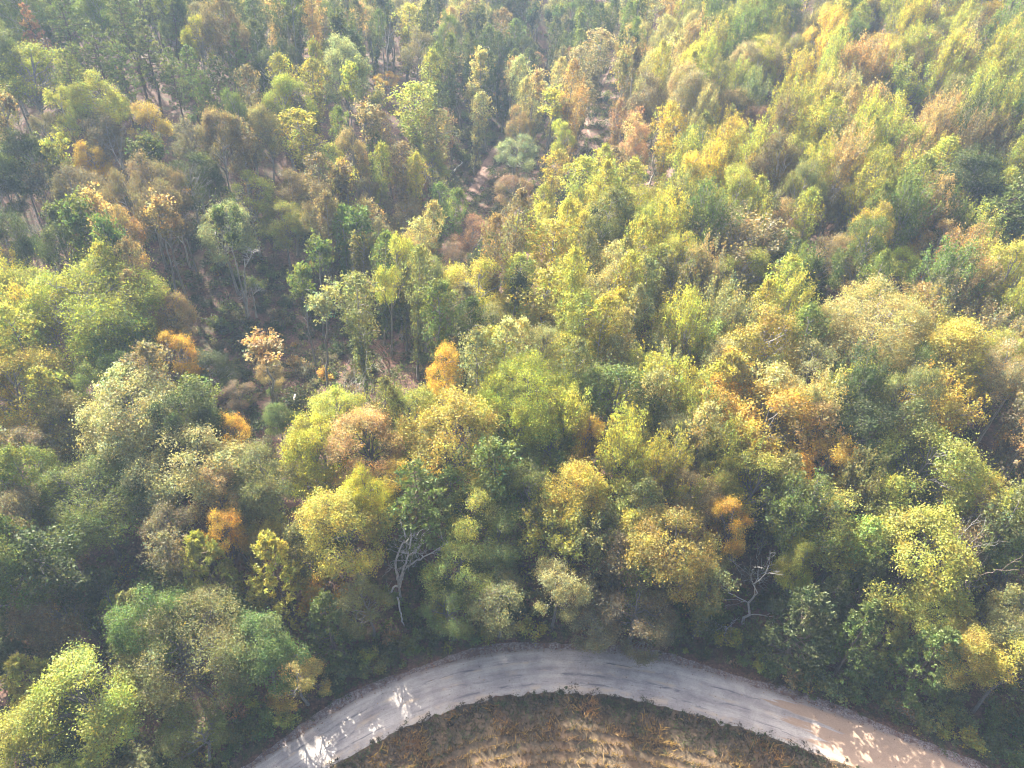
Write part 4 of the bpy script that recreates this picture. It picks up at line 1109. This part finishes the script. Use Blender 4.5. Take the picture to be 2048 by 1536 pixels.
# undergrowth
parts = []; r = np.random.default_rng(31)
cnt = 0
for k_ in range(60000):
    if cnt > 3900: break
    y = 22 + 224 * r.random() ** 1.4; x = r.uniform(-1, 1) * (48 + y * 0.74)
    if not beyond_road(x, y): continue
    rd = road_dist(x, y)
    if rd < 1.2: continue
    z = float(height(x, y)); u, v, dep = project(x, y, z + .6)
    if not (-60 < u < 2110 and -30 < v < 1600): continue
    if any(abs(u - p[0]) < 15 and abs(v - p[1]) < 14 for p in trail_px): continue
    opn = in_poly(u, v, OPEN); clr = in_poly(u, v, CLEAR)
    patch = math.sin(x * 0.19 + 2) * math.sin(y * 0.16) + 0.6 * math.sin(x * .5 + y * .4)
    if rd > 6 and not clr and not (1120 < u < 1400 and 100 < v < 420) and patch < (-0.1 if opn else -0.5) and r.random() < 0.6: continue
    cnt += 1
    s = r.uniform(0.5, 1.3) * (0.6 if rd < 3 else 1.0); npt = int(55 + 40 * s)
    d = r.normal(size=(npt, 3)); d[:, 2] = abs(d[:, 2]) + .1; d /= np.linalg.norm(d, axis=1)[:, None]
    P = np.array([x, y, z]) + d * np.array([s, s, s * 0.9]) * r.uniform(0.4, 1.15, (npt, 1))
    ck = 'ddgobgo'[r.integers(7)] if rd > 4 else 'gobyo'[r.integers(5)]
    if r.random() < .07: ck = 'rOY'[r.integers(3)]
    col = np.array(COLOURS[ck][0]) * r.uniform(.7, 1.25)
    parts.append((P, d * .5 + r.normal(0, .8, (npt, 3)) + [0, 0, .5], tints(r, npt, .3, .1) * col, r.uniform(.09, .19, npt)))
for k_ in range(2600):
    if k_ < 1900: u, v = r.uniform(860, 1400), r.uniform(90, 440)
    else: u, v = r.uniform(290, 860), r.uniform(430, 840)
    if any(abs(u - p[0]) < 13 and abs(v - p[1]) < 13 for p in trail_px[:6]) or any(abs(u - p[0]) < 6 and abs(v - p[1]) < 12 for p in trail_px[6:]): continue
    x, y, t_ = hit(u, v); z = float(height(x, y)); s = r.uniform(0.6, 1.5); npt = int(42 + 28 * s)
    if not beyond_road(x, y): continue
    d = r.normal(size=(npt, 3)); d[:, 2] = abs(d[:, 2]) + .1; d /= np.linalg.norm(d, axis=1)[:, None]
    P = np.array([x, y, z]) + d * np.array([s, s, s * 0.9]) * r.uniform(0.4, 1.15, (npt, 1))
    col = np.array(COLOURS['ddgoodb'[r.integers(7)]][0]) * r.uniform(.6, 1.15)
    parts.append((P, d * .5 + r.normal(0, .8, (npt, 3)) + [0, 0, .5], tints(r, npt, .3, .1) * col, r.uniform(.10, .20, npt)))
merged('undergrowth', parts, M_LEAF, 'low mixed green and brown undergrowth between the trees')

# fallen leaves on shoulder, verge and road edge
r = np.random.default_rng(41); npt = 11000
i = r.integers(0, nS, npt); off = np.where(r.random(npt) < 0.97, -r.gamma(2.0, 0.75, npt) + 0.5, r.uniform(0.2, 4.6, npt))
side = r.random(npt) < 0.05
base_ = np.where(side[:, None], inner[i] + nrm[i] * r.normal(0, 0.35, npt)[:, None], outer[i] + nrm[i] * off[:, None]) + r.normal(0, 0.12, (npt, 2))
P = np.c_[base_, 0.06 + height(base_[:, 0], base_[:, 1]) + 0.10 * ((off > 0) & ~side) + 0.02 * r.random(npt)]
Nn = r.normal(0, .45, (npt, 3)); Nn[:, 2] = 1
pal = np.array([(0.13, 0.05, 0.035), (0.20, 0.09, 0.05), (0.28, 0.17, 0.09), (0.07, 0.035, 0.03)])[r.integers(0, 4, npt)]
merged('fallen_leaves', [(P, Nn, pal * r.uniform(.7, 1.3, (npt, 1)), r.uniform(.04, .08, npt))], M_HERB, 'red-brown fallen leaves along the road edges')

# grasses and weeds of the field margin
def blades(r, xy, zz, hgt, width, col, lean=0.35, k=3):
    n_ = len(xy); B = np.repeat(np.c_[xy, zz], k, 0) + np.c_[r.normal(0, .05, (n_ * k, 2)), np.zeros(n_ * k)]
    H_ = np.repeat(hgt, k) * r.uniform(.6, 1.2, n_ * k); a = r.uniform(0, 6.283, n_ * k); side_ = np.stack([np.cos(a), np.sin(a), 0 * a], 1) * np.repeat(width, k)[:, None]
    ln = r.normal(0, lean, (n_ * k, 2)) * H_[:, None]
    T1 = B + np.c_[ln * .35, H_ * .6]; T2 = B + np.c_[ln, H_ * .95]
    V = np.stack([B - side_, B + side_, T1 + side_ * .9, T2], 1).reshape(-1, 3)
    return V, np.repeat(np.repeat(col, k, 0) * r.uniform(.7, 1.3, (n_ * k, 1)), 4, 0)
r = np.random.default_rng(51)
ins = []
while len(ins) < 42000:
    p = np.c_[r.uniform(-34, 46, 20000), r.uniform(8, 36, 20000)]
    ii = ((inner[None, ::2] - p[:, None]) ** 2).sum(-1); j = ii.argmin(1) * 2; dist = ((p - inner[j]) * nrm[j]).sum(1)
    ok = (dist > 0.05); ins += [(a[0], a[1], b_) for a, b_ in zip(p[ok], dist[ok])]
ins = np.array(ins[:42000]); dist = ins[:, 2]
pt = np.sin(ins[:, 0] * .55 + 1) * np.sin(ins[:, 1] * .7) + .5 * np.sin(ins[:, 0] * 1.3 + ins[:, 1] * .9) + r.normal(0, .35, len(ins))
margin = dist < 3.9 + .8 * np.sin(ins[:, 0] * .6)
keep = margin | (r.random(len(ins)) < 0.12); ins = ins[keep]; dist = dist[keep]; pt = pt[keep]; margin = margin[keep]
dry = np.array([0.40, 0.26, 0.10]); rus = np.array([0.18, 0.125, 0.055]); grn = np.array([0.075, 0.10, 0.03]); drk = np.array([0.045, 0.04, 0.022])
col = np.where((pt > 0.55)[:, None], dry, np.where((pt > 0.05)[:, None], rus, np.where((pt > -0.45)[:, None], drk, grn)))
hg = np.where(margin, r.uniform(.15, .5, len(ins)) * (1 + .9 * (pt > .5)), r.uniform(.08, .25, len(ins))) * np.clip(dist / 0.8, .25, 1)
V, C = blades(r, ins[:, :2], 0.02 + height(ins[:, 0], ins[:, 1]), hg, np.full(len(ins), .03), col)
tag(link('dry_grass', mesh_from('dry_grass', V, np.arange(len(V)).reshape(-1, 4), M_HERB, C)), 'dry brown and green grasses on the field margin', kind='stuff')
# small leafy weeds on the margins
parts = []
for k_ in range(900):
    q = ins[r.integers(len(ins))]
    if q[2] > 5.5: continue
    s = r.uniform(.18, .5); npt = 34; d = r.normal(size=(npt, 3)); d[:, 2] = abs(d[:, 2]); P = np.array([q[0], q[1], .05]) + d * s * .55
    col_ = (np.array([0.085, 0.13, 0.03]) if r.random() < .45 else np.array([0.10, 0.065, 0.04])) * r.uniform(.6, 1.3)
    parts.append((P, r.normal(0, .8, (npt, 3)) + [0, 0, .7], tints(r, npt, .3, .1) * col_, r.uniform(.04, .08, npt)))
for k_ in range(900):
    i_ = r.integers(nS); b_ = inner[i_] + nrm[i_] * r.normal(.45, .35) + r.normal(0, .1, 2); s = r.uniform(.15, .42); npt = 36
    d = r.normal(size=(npt, 3)); d[:, 2] = abs(d[:, 2]); P = np.array([b_[0], b_[1], .05]) + d * s * .5
    col_ = np.array([(0.06, 0.085, 0.025), (0.06, 0.04, 0.025), (0.045, 0.03, 0.02), (0.05, 0.05, 0.025)][r.integers(4)]) * r.uniform(.6, 1.3)
    parts.append((P, r.normal(0, .8, (npt, 3)) + [0, 0, .7], tints(r, npt, .3, .1) * col_, r.uniform(.05, .09, npt)))
for k_ in range(1500):   # verge on the outer side
    i_ = r.integers(nS); o_ = r.uniform(.9, 4.5); b_ = outer[i_] - nrm[i_] * o_ + r.normal(0, .3, 2); s = r.uniform(.2, .6); npt = 40
    d = r.normal(size=(npt, 3)); d[:, 2] = abs(d[:, 2]); P = np.array([b_[0], b_[1], .05 + float(height(*b_))]) + d * s * .55
    col_ = np.array([(0.06, 0.085, 0.025), (0.10, 0.11, 0.035), (0.12, 0.07, 0.045), (0.05, 0.035, 0.025)][r.integers(4)]) * r.uniform(.6, 1.3)
    parts.append((P, r.normal(0, .8, (npt, 3)) + [0, 0, .7], tints(r, npt, .3, .1) * col_, r.uniform(.05, .10, npt)))
merged('weeds', parts, M_HERB, 'small leafy weeds on both road verges')
# stubble rows: rows run parallel with the bend
V_, C_ = [], []
r = np.random.default_rng(61); rows = []
for row in range(0, 26):
    off = 3.7 + row * 1.02
    line = inner + nrm * off
    s = np.concatenate([[0], np.cumsum(np.linalg.norm(np.diff(line, axis=0), axis=1))])
    # keep the part where the offset curve still moves forward
    d_ = ((line[1:] - line[:-1]) * (inner[1:] - inner[:-1])).sum(1) > 0
    for k_ in range(len(line) - 1):
        if not d_[k_]: continue
        L = s[k_ + 1] - s[k_]
        for _ in range(int(L / 0.12 + r.random())):
            t = r.random(); p = line[k_] * (1 - t) + line[k_ + 1] * t + r.normal(0, .07, 2)
            if -40 < p[0] < 50 and 8 < p[1] < 34 and r.random() < .85: rows.append(p)
rows = np.array(rows)
hg = r.uniform(.35, .95, len(rows)); colr = np.array([0.44, 0.31, 0.15]) * r.uniform(.6, 1.25, (len(rows), 1))
V1, C1 = blades(r, rows, 0.02 + height(rows[:, 0], rows[:, 1]), hg, np.full(len(rows), .032), colr, .10, 2)
V2, C2 = blades(r, rows + r.normal(0, .05, rows.shape), 0.15 + height(rows[:, 0], rows[:, 1]), hg * .8, np.full(len(rows), .03), colr * .8, .6, 2)
V = np.concatenate([V1, V2]); C = np.concatenate([C1, C2])
tag(link('crop_stubble', mesh_from('crop_stubble', V, np.arange(len(V)).reshape(-1, 4), M_HERB, C)), 'pale dry stalk stubble in curved rows on the field', kind='stuff')

# ------------------------------------------------------------------ haze
m = bpy.data.materials.new('haze'); m.use_nodes = True; n = m.node_tree; n.nodes.clear()
out = n.nodes.new('ShaderNodeOutputMaterial'); pv = n.nodes.new('ShaderNodeVolumePrincipled')
pv.inputs['Color'].default_value = (0.52, 0.72, 1.0, 1); pv.inputs['Density'].default_value = 0.00036; pv.inputs['Anisotropy'].default_value = 0.1
n.links.new(pv.outputs[0], out.inputs['Volume'])
zt = max(78.0, float(Z.max()) + 24); x0, x1, y0, y1, z0 = -705, 705, -125, 905, float(Z.min()) - 1.2
V = np.array([(x, y, z) for z in (z0, zt) for (x, y) in ((x0, y0), (x1, y0), (x1, y1), (x0, y1))])
F = np.array([(0, 3, 2, 1), (4, 5, 6, 7), (0, 1, 5, 4), (1, 2, 6, 5), (2, 3, 7, 6), (3, 0, 4, 7)])
tag(link('haze', mesh_from('haze', V, F, m)), 'thin bluish morning haze over the woods', kind='stuff')
print('TREES', len(trees), counts, 'shrubs', sh, 'woods', len(woods_pts), len(extra), 'tris', sum(len(me.polygons) * 2 for me in bpy.data.meshes))
